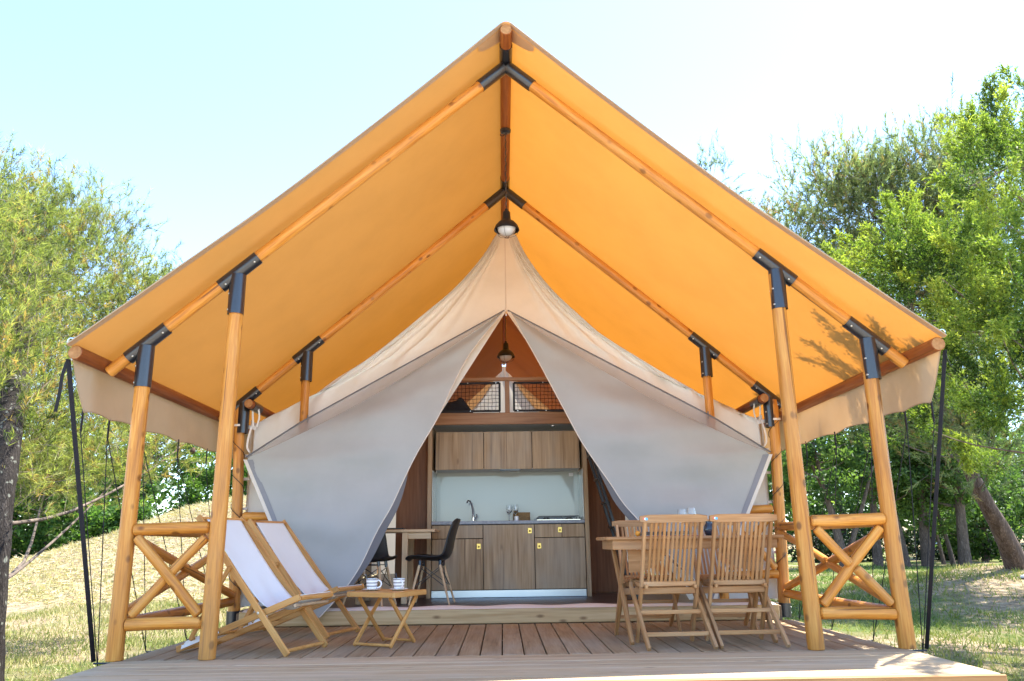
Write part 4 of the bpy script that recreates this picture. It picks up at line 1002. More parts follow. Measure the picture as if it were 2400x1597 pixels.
# ================================================================== FURNITURE ON THE DECK
def deck_chair():
    """local: +x faces the front, y across (width 0.535), origin at the near front foot"""
    C = thing('deck_chair', (0, 0, 0), 0, '', 'deck chair', 'folding deck chairs with white slings')
    Wd = 0.535
    def P(u, y, z): return (-u, y, z)
    up = (0, 1, 0)
    # frame A: back rails from the front foot to the top
    for y in (0.012, Wd-0.012): beam('back_rail', C, P(-0.01, y, 0.006), P(0.835, y, 0.972), 0.045, 0.022, 'acacia', up)
    v, f = tube([Vector((0, -Wd/2+0.02, 0)), Vector((0, Wd/2-0.02, 0))], 0.014, 10); obj('foot_bar', mk('foot_bar', v, f, 40), 'acacia', C, Matrix.Translation(P(0.012, Wd/2, 0.032)))
    beam('top_bar', C, P(0.812, 0.025, 0.945), P(0.812, Wd-0.025, 0.945), 0.045, 0.024, 'acacia', (-0.75, 0, 0.65))
    # frame B: seat rails from the rear foot to the front bar
    for y in (0.047, Wd-0.047): beam('seat_rail', C, P(-0.065, y, 0.392), P(0.955, y, 0.014), 0.045, 0.022, 'acacia', up)
    beam('front_bar', C, P(-0.058, 0.06, 0.386), P(-0.058, Wd-0.06, 0.386), 0.04, 0.024, 'acacia', (0.3, 0, 1))
    v, f = tube([Vector((0, -Wd/2+0.05, 0)), Vector((0, Wd/2-0.05, 0))], 0.012, 10); obj('sling_rod', mk('sling_rod', v, f, 40), 'teakpale', C, Matrix.Translation(P(-0.025, Wd/2, 0.335)))
    beam('rear_bar', C, P(0.93, 0.06, 0.022), P(0.93, Wd-0.06, 0.022), 0.04, 0.022, 'acacia')
    # prop
    for y in (-0.012, Wd+0.012): beam('prop', C, P(0.50, y, 0.605), P(0.795, y, 0.095), 0.032, 0.018, 'acacia', up)
    v, f = tube([Vector((0, -Wd/2-0.02, 0)), Vector((0, Wd/2+0.02, 0))], 0.012, 10); obj('prop_bar', mk('prop_bar', v, f, 40), 'acacia', C, Matrix.Translation(P(0.79, Wd/2, 0.10)))
    # notched white plates on the seat rails
    for y in (0.034, Wd-0.034):
        prof = []
        for k in range(4):
            u0 = 0.60+k*0.075
            prof += [(u0, 0.030), (u0+0.035, 0.030), (u0+0.055, 0.012), (u0+0.07, 0.016)]
        pts = [(u, 0.3917-0.3706*(u+0.065)+h) for u, h in prof] + [(0.90, 0.3917-0.3706*0.965-0.012), (0.58, 0.3917-0.3706*0.645-0.012)]
        n = len(pts); v = [(-u, y-0.002-0.011*(1 if y < 0.2 else -1), z) for u, z in pts]+[(-u, y+0.002-0.011*(1 if y < 0.2 else -1), z) for u, z in pts]
        f = [tuple(range(n)), tuple(range(n, 2*n))[::-1]]+[(i, (i+1) % n, n+(i+1) % n, n+i) for i in range(n)]
        obj('notch_plate', mk('notch_plate', v, f), 'whiteplastic', C)
    for y in (-0.001, Wd+0.001):
        for (u, z) in ((0.245, 0.284), (0.515, 0.585)):
            v, f = lathe([(0.0001, 0.004), (0.009, 0.003), (0.011, 0)], 12); sgn = 1 if y < 0.2 else -1
            obj('bolt', mk('bolt', v, f, 50), 'screw', C, Matrix.Translation(P(u, y, z)) @ Matrix.Rotation(sgn*math.pi/2, 4, 'X'))
    # sling
    path = smoothpoly([Vector(P(*p)) for p in [(0.80, 0, 0.957), (0.70, 0, 0.828), (0.55, 0, 0.645), (0.40, 0, 0.475), (0.28, 0, 0.362), (0.18, 0, 0.312), (0.08, 0, 0.325), (0.0, 0, 0.365), (-0.055, 0, 0.405)]], 4)
    rows = []; n = len(path)
    for i, p in enumerate(path):
        t = i/(n-1); r = []
        for j in range(19):
            q = j/18; y = lerp(0.060, Wd-0.060, q)
            cup = -0.022*math.sin(math.pi*q)*math.sin(math.pi*min(1, t*1.05))
            wr = 0.004*math.sin(t*9+q*9)*math.sin(math.pi*t)+0.006*math.sin(q*14+t*5)*math.sin(math.pi*t)*t
            r.append(Vector((p.x-0.5*cup*0, y, p.z+cup+wr)))
        rows.append(r)
    v, f = grid(rows); s = obj('sling', mk('sling', v, f, 180), 'sling', C)
    md = s.modifiers.new('thickness', 'SOLIDIFY'); md.thickness = 0.003
    return C
dc = deck_chair(); ang = math.atan2(0.507, 0.172)-math.pi/2     # across direction of the chair
dc['label'] = 'white sling deck chair nearer the camera, beside the front left post'
dc.matrix_basis = TRZ((-1.585, 0.075, 0.002), ang); WM[dc.name] = dc.matrix_basis.copy()
c = copy_tree(dc, TRZ((-1.525, 1.105, 0.002), ang-math.radians(0.5))); c['label'] = 'white sling deck chair standing farther back, nearest the grey left flap'

def side_table():
    T = thing('folding_side_table', (-0.98, 0.62, 0.002), 0, 'small orange wood folding side table carrying two coffee cups', 'table')
    a = math.radians(-28)
    M = TRZ((-0.975, 0.695, 0.002), a)
    hx, hy, H = 0.212, 0.205, 0.395
    def W_(x, y, z): return M @ Vector((x, y, z))
    zx = (M.to_3x3() @ Vector((0, 0, 1)))
    # slatted top
    for i in range(6):
        y = -hy+0.005+(i+0.5)*(2*hy-0.01)/6
        beam('top_slat', T, W_(-hx+0.02, y, H-0.008), W_(hx-0.02, y, H-0.008), 0.063, 0.016, 'acacia')
    for s in (-1, 1):
        beam('top_edge', T, W_(s*hx, -hy-0.012, H-0.018), W_(s*hx, hy+0.012, H-0.018), 0.026, 0.04, 'acacia')
        beam('top_edge', T, W_(-hx+0.014, s*hy, H-0.019), W_(hx-0.014, s*hy, H-0.019), 0.022, 0.036, 'acacia')
    for s in (-1, 1):
        x1, x2 = s*(hx-0.045), s*(hx-0.068)
        ax = M.to_3x3() @ Vector((1, 0, 0))
        beam('leg', T, W_(x1, -0.178, 0.003), W_(x1, 0.165, H-0.04), 0.030, 0.018, 'acacia', ax)
        beam('leg', T, W_(x2, 0.178, 0.003), W_(x2, -0.165, H-0.04), 0.030, 0.018, 'acacia', ax)
    for y, xx in ((-0.172, hx-0.045), (0.172, hx-0.068)):
        p, q = W_(-xx, y, 0.016), W_(xx, y, 0.016); cord('stretcher', T, [p, q], 0.0105, 'acacia', 10)
    return M, H
TM, TH = side_table()
b = NB('striped_ceramic'); tc = b.n('TexCoord'); sp = b.n('SeparateXYZ', i0=tc.outputs['Object'])
g = b.math('SINE', b.math('ADD', b.math('MULTIPLY', sp.outputs[2], 2*math.pi/0.0245), 0.6))
nn = b.n('TexNoise', i0=tc.outputs['Object']); nn.inputs['Scale'].default_value = 90
k = b.ramp(b.math('ADD', g, b.math('MULTIPLY', nn.outputs[0], 0.25)), [(0.48, (0.83, 0.83, 0.82)), (0.56, (0.27, 0.26, 0.26))])
MT['stripe'] = b.done(b.principled(k.outputs[0], 0.18, None, 0.5))
def cup(loc, rz_, label, slabel, plabel):
    x, y, z = loc
    v, f = lathe([(0.0001, 0.006), (0.035, 0.006), (0.04, 0.003), (0.072, 0.014), (0.0735, 0.0165), (0.042, 0.0085), (0.0001, 0.0085)], 32)
    tag(obj('saucer', mk('saucer', v, f, 60), 'ceramic', None, Matrix.Translation((x, y, z-0.003))), slabel, 'saucer', 'saucers on the side table')
    C = thing('coffee_cup', (x, y, z+0.006), rz_, label, 'cup', 'coffee cups on the side table'); M = TRZ((x, y, z+0.006), rz_)
    v, f = lathe([(0.0001, 0.0), (0.034, 0.0), (0.0385, 0.006), (0.0445, 0.055), (0.0475, 0.084), (0.0445, 0.0845), (0.0415, 0.055), (0.034, 0.008), (0.0001, 0.006)], 32); obj('cup_body', mk('cup_body', v, f, 60), 'stripe', C, M)
    pts = [Vector((0.043+0.034*math.sin(t), 0, 0.044+0.028*math.cos(t))) for t in np.linspace(0.0, math.pi, 14)]
    v, f = tube(pts, 0.0058, 8); obj('handle', mk('handle', v, f, 60), 'ceramic', C, M)
    s = thing('coffee_spoon', (x, y, z+0.012), rz_, plabel, 'spoon', 'spoons in the coffee cups')
    v, f = tube([Vector((-0.018, -0.004, 0.012)), Vector((-0.032, -0.006, 0.06)), Vector((-0.052, -0.008, 0.122))], lambda t: 0.003+0.0015*t, 6); obj('handle', mk('handle', v, f, 60), 'blackmetal', s, Matrix.Translation((x, y, z+0.006)) @ Matrix.Rotation(rz_, 4, 'Z'))
cup((-1.10, 0.72, TH+0.003), math.radians(-8), 'striped coffee cup on the left of the side table, handle to the right', 'white saucer under the left striped cup', 'spoon standing in the left striped cup')
cup((-0.885, 0.70, TH+0.003), math.radians(-62), 'striped coffee cup on the right of the side table', 'white saucer under the right striped cup', 'spoon standing in the right striped cup')

# ---- dining set
def dining_table():
    T = thing('dining_table', (1.42, 0.83, 0), 0, 'rectangular teak dining table laid behind the two slatted chairs', 'table')
    x0, x1, y0, y1, zt = 0.735, 2.115, 0.47, 1.20, 0.782
    for i in range(6):
        w = (y1-y0)/6
        block('top_board', T, (x0, y0+w*i+0.0015, zt-0.026), (x1, y0+w*(i+1)-0.0015, zt), 'teak', 0.011 if i in (0, 5) else 0.003, 0)
    for y in (y0+0.045, y1-0.045): block('apron', T, (x0+0.05, y-0.011, zt-0.098), (x1-0.05, y+0.011, zt-0.0265), 'teak', 0.003)
    for x in (x0+0.06, x1-0.06): block('apron', T, (x-0.011, y0+0.06, zt-0.098), (x+0.011, y1-0.06, zt-0.0265), 'teak', 0.003)
    for s, xx in ((1, x0+0.155), (-1, x1-0.155)):
        beam('leg', T, (xx, 0.42, 0.004), (xx-s*0.03, 1.13, zt-0.03), 0.055, 0.026, 'teak', (1, 0, 0))
        beam('leg', T, (xx-s*0.028, 1.10, 0.004), (xx-s*0.002, 0.54, zt-0.03), 0.055, 0.026, 'teak', (1, 0, 0))
        # arched bracket under the front apron
        pts = [(0, -0.1), (0.29, -0.1)]
        arc = [(0.29-0.29*math.sin(t), -0.11-0.16*(1-math.cos(t))) for t in np.linspace(0, math.pi/2, 9)]
        poly = [(0.0, -0.100), (0.30, -0.100)] + [(0.30*math.cos(t)**0.8 if math.cos(t) > 0 else 0.0, -0.12-0.15*math.sin(t)**1.5) for t in np.linspace(0, math.pi/2, 9)]
        n = len(poly); v = [(xx+s*(0.02+px), 0.56, zt+pz) for px, pz in poly]+[(xx+s*(0.02+px), 0.58, zt+pz) for px, pz in poly]
        f = [tuple(range(n)), tuple(range(n, 2*n))[::-1]]+[(i, (i+1) % n, n+(i+1) % n, n+i) for i in range(n)]
        obj('arched_bracket', mk('arched_bracket', v, f), 'teak', T)
    beam('stretcher', T, (x0+0.14, 0.80, 0.36), (x1-0.14, 0.80, 0.36), 0.03, 0.05, 'teak')
    return zt
ZT = dining_table()
def folding_chair():
    """local: faces +y, origin on the deck under the seat centre"""
    C = thing('folding_chair', (0, 0, 0), 0, '', 'chair', 'slatted teak folding chairs round the dining table')
    def up_y(z): return lerp(0.215, -0.245, z/0.90)-0.03*math.sin(math.pi*z/0.9)*0.6
    for s in (-1, 1):
        x = s*0.212
        beam('back_upright', C, (x, up_y(0.0), 0.003), (x, up_y(0.42), 0.42), 0.042, 0.022, 'teak', (1, 0, 0))
        beam('back_upright', C, (x, up_y(0.42), 0.421), (x, up_y(0.885), 0.885), 0.040, 0.022, 'teak', (1, 0, 0))
        x = s*0.240
        beam('crossed_leg', C, (x, -0.285, 0.003), (x, 0.235, 0.425), 0.046, 0.024, 'teak', (1, 0, 0))
        x = s*0.185
        beam('seat_side', C, (x, -0.075, 0.415), (x, 0.265, 0.425), 0.028, 0.022, 'teak', (1, 0, 0))
    # top rail, slightly bowed, rounded ends
    n = 9; pr = []
    for i in range(n):
        q = i/(n-1)*2-1; pr.append((q*0.252, -0.247-0.010*(1-q*q), 0.029 if abs(q) < 0.99 else 0.020))
    v = []; f = []
    for (x, y, h) in pr:
        for dy, dz in ((-0.0125, -h), (0.0125, -h), (0.0125, h*0.8), (0.006, h), (-0.006, h), (-0.0125, h*0.8)): v.append((x, y+dy, 0.903+dz))
    for i in range(n-1):
        for k in range(6): f.append((i*6+k, i*6+(k+1) % 6, i*6+6+(k+1) % 6, i*6+6+k))
    f.append(tuple(range(6))[::-1]); f.append(tuple((n-1)*6+k for k in range(6)))
    R = obj('top_rail', mk('top_rail', v, f), 'teak', C)
    for (dx, dz, mt, k) in ((-0.010, 0.002, 'stred', 0.0), (0.001, 0.0, 'stwhite', 0.0006), (0.010, -0.001, 'stblue', 0.0012)):
        v, f = lathe([(0.0095, 0), (0.0095, 0.0008), (0.0001, 0.0009)], 14); obj('sticker', mk('sticker', v, f), mt, R, Matrix.Translation((-0.214+dx, -0.2622-k, 0.902+dz)) @ Matrix.Rotation(math.pi/2, 4, 'X'))
    beam('lower_rail', C, (-0.20, up_y(0.43)-0.006, 0.435), (0.20, up_y(0.43)-0.006, 0.435), 0.022, 0.036, 'teak')
    beam('seat_rail', C, (-0.20, up_y(0.385)+0.004, 0.385), (0.20, up_y(0.385)+0.004, 0.385), 0.022, 0.046, 'teak')
    beam('seat_rail', C, (-0.20, 0.25, 0.41), (0.20, 0.25, 0.41), 0.022, 0.035, 'teak')
    for i in range(11):
        x = lerp(-0.163, 0.163, i/10)
        beam('back_slat', C, (x, up_y(0.455)-0.004, 0.4535), (x, -0.250, 0.874), 0.020, 0.011, 'teak', (0, 1, 0))
    for i in range(9):
        x = lerp(-0.158, 0.158, i/8)
        beam('seat_slat', C, (x, up_y(0.43)+0.012, 0.436), (x, 0.272, 0.440), 0.028, 0.012, 'teak')
    for (z, t) in ((0.232, 0), (0.095, 0)):
        y = lerp(-0.285, 0.235, (z-0.003)/0.422)
        beam('leg_bar', C, (-0.2285, y, z), (0.2285, y, z), 0.022, 0.030, 'teak')
    return C
fc = folding_chair()
fc['label'] = 'slatted teak folding chair at the near left of the table, back to the camera'
fc.matrix_basis = TRZ((1.175, 0.375, 0.002), math.radians(3.5)); WM[fc.name] = fc.matrix_basis.copy()
for loc, r, lb in (((1.712, 0.425, 0.002), 1.5, 'slatted teak folding chair before the table, nearest the right porch post'),
                   ((1.20, 1.42, 0.002), 181, 'slatted teak folding chair across the table on the left, facing the camera'),
                   ((1.86, 1.42, 0.002), 178, 'slatted teak folding chair across the table on the right, facing the camera')):
    c = copy_tree(fc, TRZ(loc, math.radians(r))); c['label'] = lb
wine_glass('wine_glass', (1.415, 0.86, ZT+0.001), 0.215, 'wine glass on the dining table, left of the pair above the chair back', None, 0.038)
wine_glass('wine_glass', (1.487, 0.83, ZT+0.001), 0.225, 'wine glass on the dining table, right of the pair above the chair back', None, 0.038)
v, f = lathe([(0.0001, 0), (0.03, 0), (0.042, 0.02), (0.046, 0.05), (0.036, 0.085), (0.026, 0.10), (0.028, 0.115), (0.024, 0.114), (0.022, 0.10), (0.0001, 0.09)], 24)
tag(obj('glass_jug', mk('glass_jug', v, f, 60), 'jug', None, Matrix.Translation((1.62, 0.80, ZT+0.001))), 'small round dark glass jug on the dining table', 'jug')
tag(block('placemat', None, (1.06, 0.52, ZT+0.001), (1.50, 0.82, ZT+0.004), 'red', 0.001), 'dark red placemat on the dining table under the tray', 'placemat')
def tray():
    T = thing('serving_tray', (1.2, 0.70, ZT+0.005), 0, 'steel serving tray on the dining table behind the left chair back', 'tray')
    block('tray_base', T, (1.03, 0.56, ZT+0.005), (1.42, 0.80, ZT+0.012), 'plate', 0.003)
    for y in (0.56, 0.80): block('rim', T, (1.03, y-0.005, ZT+0.0125), (1.42, y+0.005, ZT+0.036), 'blackmetal' if y < 0.6 else 'plate', 0.003)
    for x in (1.035, 1.415): block('rim', T, (x-0.005, 0.566, ZT+0.0125), (x+0.005, 0.794, ZT+0.036), 'plate', 0.003)
tray()
for i, (x, y) in enumerate(((1.13, 0.69), (1.30, 0.69))):
    v, f = lathe([(0.0001, 0), (0.05, 0), (0.085, 0.013), (0.084, 0.016), (0.05, 0.004), (0.0001, 0.004)], 28)
    tag(obj('dinner_plate', mk('dinner_plate', v, f, 60), 'ceramic', None, Matrix.Translation((x, y, ZT+0.038 if False else ZT+0.0125))), 'white plate in the steel tray, the %s one' % ('left' if i == 0 else 'right'), 'plate', 'plates in the tray')
v, f = lathe([(0.0001, 0)]+[(0.021*math.sin(a), 0.021-0.021*math.cos(a)) for a in np.linspace(0.2, 2.95, 10)]+[(0.0001, 0.042)], 16)
tag(obj('orange_fruit', mk('orange_fruit', v, f, 60), 'orange', None, Matrix.Translation((1.00, 0.60, ZT+0.001))), 'small orange fruit at the left end of the steel tray', 'fruit')

# ================================================================== TREES, SHRUBS, GRASS
def tri_mesh(name, V, tint):
    """V (n,3,3) triangles with one tint value each"""
    n = len(V); m = bpy.data.meshes.new(name)
    m.vertices.add(n*3); m.vertices.foreach_set('co', V.astype(np.float32).ravel())
    m.loops.add(n*3); m.loops.foreach_set('vertex_index', np.arange(n*3, dtype=np.int32))
    m.polygons.add(n); m.polygons.foreach_set('loop_start', np.arange(0, n*3, 3, dtype=np.int32))
    try: m.polygons.foreach_set('loop_total', np.full(n, 3, dtype=np.int32))
    except Exception: pass
    a = m.attributes.new('tint', 'FLOAT', 'POINT'); a.data.foreach_set('value', np.repeat(np.clip(tint, 0, 1), 3).astype(np.float32))
    m.update(); return m
def unit(a): return a/np.maximum(np.linalg.norm(a, axis=-1, keepdims=True), 1e-9)
def in_ell(rg, E, n, shell=0.35):
    """n points in the ellipsoid (cx,cy,cz,rx,ry,rz), leaning to the outer shell"""
    d = unit(rg.normal(size=(n, 3))); r = (shell+(1-shell)*rg.random((n, 1)))**0.6
    return np.array(E[:3])+d*r*np.array(E[3:6])
def shoot_tris(rg, S, D, L, k, nl, w, ang, tint0, droop=0.0, t0=0.1, jit=0.22):
    M = len(S); t = t0+(1-t0)*rg.random((M, k))
    base = S[:, None]+D[:, None]*(L[:, None]*t)[..., None]
    rv = rg.normal(size=(M, k, 3)); pr = unit(rv-(rv*D[:, None]).sum(-1, keepdims=True)*D[:, None])
    a = ang*(0.6+0.7*rg.random((M, k)))[..., None]
    nd = D[:, None]*np.cos(a)+pr*np.sin(a); nd[..., 2] -= droop; nd = unit(nd)
    ln = nl*(0.6+0.6*rg.random((M, k)))[..., None]
    sd = unit(np.cross(nd, rg.normal(size=(M, k, 3))))*w/2
    V = np.stack([base-sd, base+sd, base+nd*ln], 2).reshape(-1, 3, 3)
    ti = (tint0[:, None]+rg.normal(size=(M, k))*jit*0.5+0.15*(t-0.5)).ravel()
    return V, ti
def blade_stems(S, D, L, w):
    rv = np.random.RandomState(1).normal(size=S.shape); sd = unit(np.cross(D, rv))*w/2; e = S+D*L[:, None]
    return np.concatenate([np.stack([S-sd, S+sd, e+sd*0.5], 1), np.stack([S-sd, e+sd*0.5, e-sd*0.5], 1)])
def leaf_tris(rg, C, size, up=0.5):
    n = len(C); nrm = unit(rg.normal(size=(n, 3))+np.array([0, 0, up])); a = unit(np.cross(nrm, rg.normal(size=(n, 3)))); b = np.cross(nrm, a)
    s = size*(0.6+0.8*rg.random((n, 1)))
    p0 = C-a*s*0.5; p1 = C+b*s*0.28+nrm*s*0.06; p2 = C+a*s*0.5; p3 = C-b*s*0.28+nrm*s*0.06
    return np.concatenate([np.stack([p0, p1, p2], 1), np.stack([p0, p2, p3], 1)])
def limb_mesh(name, paths, n=7):
    b = MB()
    for pts, r0, r1 in paths:
        b.add(*tube(pts, lambda t, a=r0, c=r1: a+(c-a)*t, n))
    return b.mesh(name, 60)
def trunk_part(T, pts, r0, r1, mat, seed, flare=0.25):
    rg = random.Random(seed); P = smoothpoly(pts, 6); c = Vector(pts[0]); n = 18; v = []; f = []
    for i, p in enumerate(P):
        t = i/(len(P)-1); r = lerp(r0, r1, t)*(1+flare*math.exp(-t*14))
        for k in range(n):
            a = 2*math.pi*k/n; rr = r*(1+0.05*math.sin(3*a+t*9)+0.06*rg.uniform(-1, 1))
            v.append((p.x-c.x+rr*math.cos(a), p.y-c.y+rr*math.sin(a), p.z-c.z))
    for i in range(len(P)-1):
        for k in range(n): f.append((i*n+k, i*n+(k+1) % n, (i+1)*n+(k+1) % n, (i+1)*n+k))
    f.append(tuple((len(P)-1)*n+k for k in range(n)))
    return obj('trunk', mk('trunk', v, f, 180), mat, T, Matrix.Translation(c))
def limbs_to(rg, trunk, cents, r0, r1, low=0.35):
    """curved limbs from the trunk polyline to every clump centre"""
    out = []
    P = smoothpoly(trunk, 8)
    for c in cents:
        c = Vector(c); best = min(P, key=lambda p: abs(p.z-(c.z-low*math.hypot(c.x-p.x, c.y-p.y))))
        mid = best.lerp(c, 0.5)+Vector((rg.normal()*0.12, rg.normal()*0.12, -0.10*(c-best).length+rg.normal()*0.06))
        d = (c-best).length
        out.append((smoothpoly([best, best.lerp(mid, 0.6)+Vector((rg.normal()*.05, rg.normal()*.05, 0)), mid.lerp(c, 0.45), c], 3), r0*min(1, d/2), r1))
    return out
def pine(name, label, trunk, r0, r1, barkm, ells, ncl, nsh, nneed, nl, w, leafm, seed, upb=0.8, spread=0.26, sl=(0.22, 0.5), cones=0, ang=0.62, group=None, limbs=0.022, nlimb=60, tw=0.010):
    rg = np.random.RandomState(seed); T = thing(name, trunk[0], 0, label, 'tree', group)
    trunk_part(T, trunk, r0, r1, barkm, seed)
    vol = np.array([e[3]*e[4]*e[5] for e in ells])**0.75; vol /= vol.sum()
    C = np.concatenate([in_ell(rg, e, max(2, int(ncl*p)), 0.25) for e, p in zip(ells, vol)])
    ax = np.array([(np.array(trunk[-1])+np.array(trunk[0]))/2]); K = len(C)
    ctint = 0.5+0.2*rg.normal(size=K)
    ec = np.concatenate([np.repeat([e[:3]], max(2, int(ncl*p)), 0) for e, p in zip(ells, vol)])
    S = np.repeat(C, nsh, 0)+rg.normal(size=(K*nsh, 3))*spread*np.array([1, 1, 0.8])
    out = unit(np.repeat(C-ec, nsh, 0)+0.02)
    D = unit(out*0.75+rg.normal(size=(K*nsh, 3))*0.55+np.array([0, 0, upb]))
    L = sl[0]+(sl[1]-sl[0])*rg.random(K*nsh)
    V, ti = shoot_tris(rg, S, D, L, nneed, nl, w, ang, np.repeat(ctint, nsh)+0.16*rg.normal(size=K*nsh), 0.05)
    dead = rg.random(len(S)) < 0.035; ti = ti.reshape(len(S), -1); ti[dead] = 0.97; ti = ti.ravel()
    obj('crown', tri_mesh('crown', V, np.where(ti > 0.95, ti, np.minimum(ti, 0.88))), leafm, T)
    pick = rg.choice(K, min(K, nlimb), False)
    lm = limb_mesh('limbs', limbs_to(rg, trunk, C[pick], limbs, 0.008)); obj('limbs', lm, 'twig', T)
    obj('twigs', tri_mesh('twigs', blade_stems(S-D*0.12, D, L+0.10, tw), np.zeros(len(S)*2)), 'twig', T)
    if cones:
        b = MB(); idx = rg.choice(len(S), cones, False)
        for i in idx:
            v, f = lathe([(0.001, 0), (0.022, 0.012), (0.028, 0.032), (0.018, 0.06), (0.002, 0.075)], 8)
            b.add(v, f, Matrix.Translation(S[i]) @ Vector(D[i]).to_track_quat('Z', 'Y').to_matrix().to_4x4() @ Matrix.Scale(1.4, 4))
        tag(obj('pine_cones', b.mesh('pine_cones', 60), 'cone', T), kind='stuff')
    return T
E3 = lambda L, ry=None: [(x, y, z, rx, (ry or max(rx, rz_)*0.9), rz_) for x, y, z, rx, rz_ in L]
# left pine, close to the tent
pine('pine_tree', 'yellow green pine close to the left eave, its dark trunk at the picture edge', [(-4.76, 1.8, -0.5), (-4.82, 1.85, 0.8), (-5.1, 2.3, 2.2), (-6.1, 3.9, 3.6), (-6.6, 4.9, 5.0)], 0.19, 0.05, 'bark',
     E3([(-6.97, 5.0, 4.58, 0.67, 1.39), (-6.39, 5.6, 4.78, 0.67, 1.4), (-5.64, 5.9, 4.26, 0.62, 0.76), (-6.08, 4.6, 3.17, 0.91, 0.9), (-5.75, 3.6, 2.11, 0.55, 0.46), (-5.69, 5.2, 2.63, 0.71, 0.55), (-7.04, 4.6, 5.4, 0.36, 0.7), (-5.48, 6.6, 4.75, 0.40, 0.36), (-4.75, 5.0, 2.0, 0.5, 0.2), (-6.95, 5.4, 5.3, 0.55, 0.5), (-6.38, 6.2, 5.4, 0.38, 0.6), (-5.3, 2.6, 2.0, 0.5, 0.35), (-5.6, 2.8, 2.7, 0.6, 0.6), (-5.9, 3.2, 3.5, 0.6, 0.6), (-6.2, 3.6, 4.4, 0.5, 0.6), (-5.1, 4.4, 1.75, 0.6, 0.3), (-5.6, 3.6, 1.6, 0.4, 0.3), (-6.6, 6.0, 2.0, 0.8, 0.6), (-4.9, 6.0, 2.5, 0.6, 0.4), (-4.95, 2.3, 1.65, 0.3, 0.3), (-5.05, 2.0, 2.3, 0.35, 0.35), (-5.3, 2.1, 2.9, 0.4, 0.4), (-4.6, 3.0, 1.9, 0.3, 0.2), (-7.7, 4.2, 4.3, 0.8, 1.2), (-7.4, 3.2, 3.1, 0.8, 0.8), (-6.4, 2.4, 4.2, 0.7, 0.9)]),
     690, 17, 26, 0.095, 0.0078, 'needleL', 11, upb=0.85, spread=0.24, sl=(0.12, 0.30), cones=26, ang=0.72, nlimb=30, tw=0.006)
# tall pine behind the juniper on the right, trunk leaning
pine('pine_tree', 'tall grey green pine with a leaning trunk at the right edge', [(10.18, 10.4, 0.05), (9.75, 10.1, 0.85), (9.3, 9.9, 1.65), (8.8, 10.0, 3.6), (8.5, 10.1, 6.0), (8.5, 10.0, 8.4)], 0.21, 0.04, 'bark2',
     E3([(9.0, 9.5, 8.1, 0.87, 1.45), (7.17, 10, 7.95, 1.0, 1.0), (8.11, 10, 7.34, 1.39, 1.2), (6.47, 10.5, 7.1, 0.75, 0.85), (10.34, 9.5, 8.0, 0.91, 1.45), (8.59, 10.5, 6.35, 1.6, 1.1), (6.98, 10.5, 6.26, 1.12, 0.89), (10.2, 10, 6.54, 1.19, 1.28), (9.8, 11.5, 4.55, 1.74, 1.3), (12.2, 8.6, 6.4, 1.5, 1.2), (13.4, 7.6, 7.0, 1.5, 1.3), (11.8, 6.6, 6.2, 1.1, 0.8), (7.7, 7.6, 2.75, 0.95, 0.75), (8.2, 7.0, 3.4, 0.6, 0.9), (7.0, 8.0, 3.3, 0.65, 0.65), (8.2, 7.5, 1.95, 0.6, 0.4), (6.6, 9, 3.2, 0.5, 0.5)]),
     760, 14, 28, 0.13, 0.016, 'needleR', 12, tw=0.006, upb=0.75, spread=0.30, sl=(0.25, 0.6), cones=55, ang=0.6)
pine('pine_tree', 'distant pine whose thin tip shows above the right roof edge', [(6.0, 14, -0.5), (5.9, 14, 3), (5.7, 14, 7), (5.5, 14, 10.6)], 0.2, 0.04, 'bark2',
     E3([(5.55, 14, 10.1, 0.42, 0.8), (6.4, 13, 8.2, 0.7, 0.8), (5.8, 14, 8.6, 1.0, 1.0), (6.9, 13, 7.0, 0.9, 0.9)]), 60, 12, 26, 0.14, 0.016, 'needleR', 13, tw=0.006, upb=0.8, spread=0.25, sl=(0.3, 0.6))

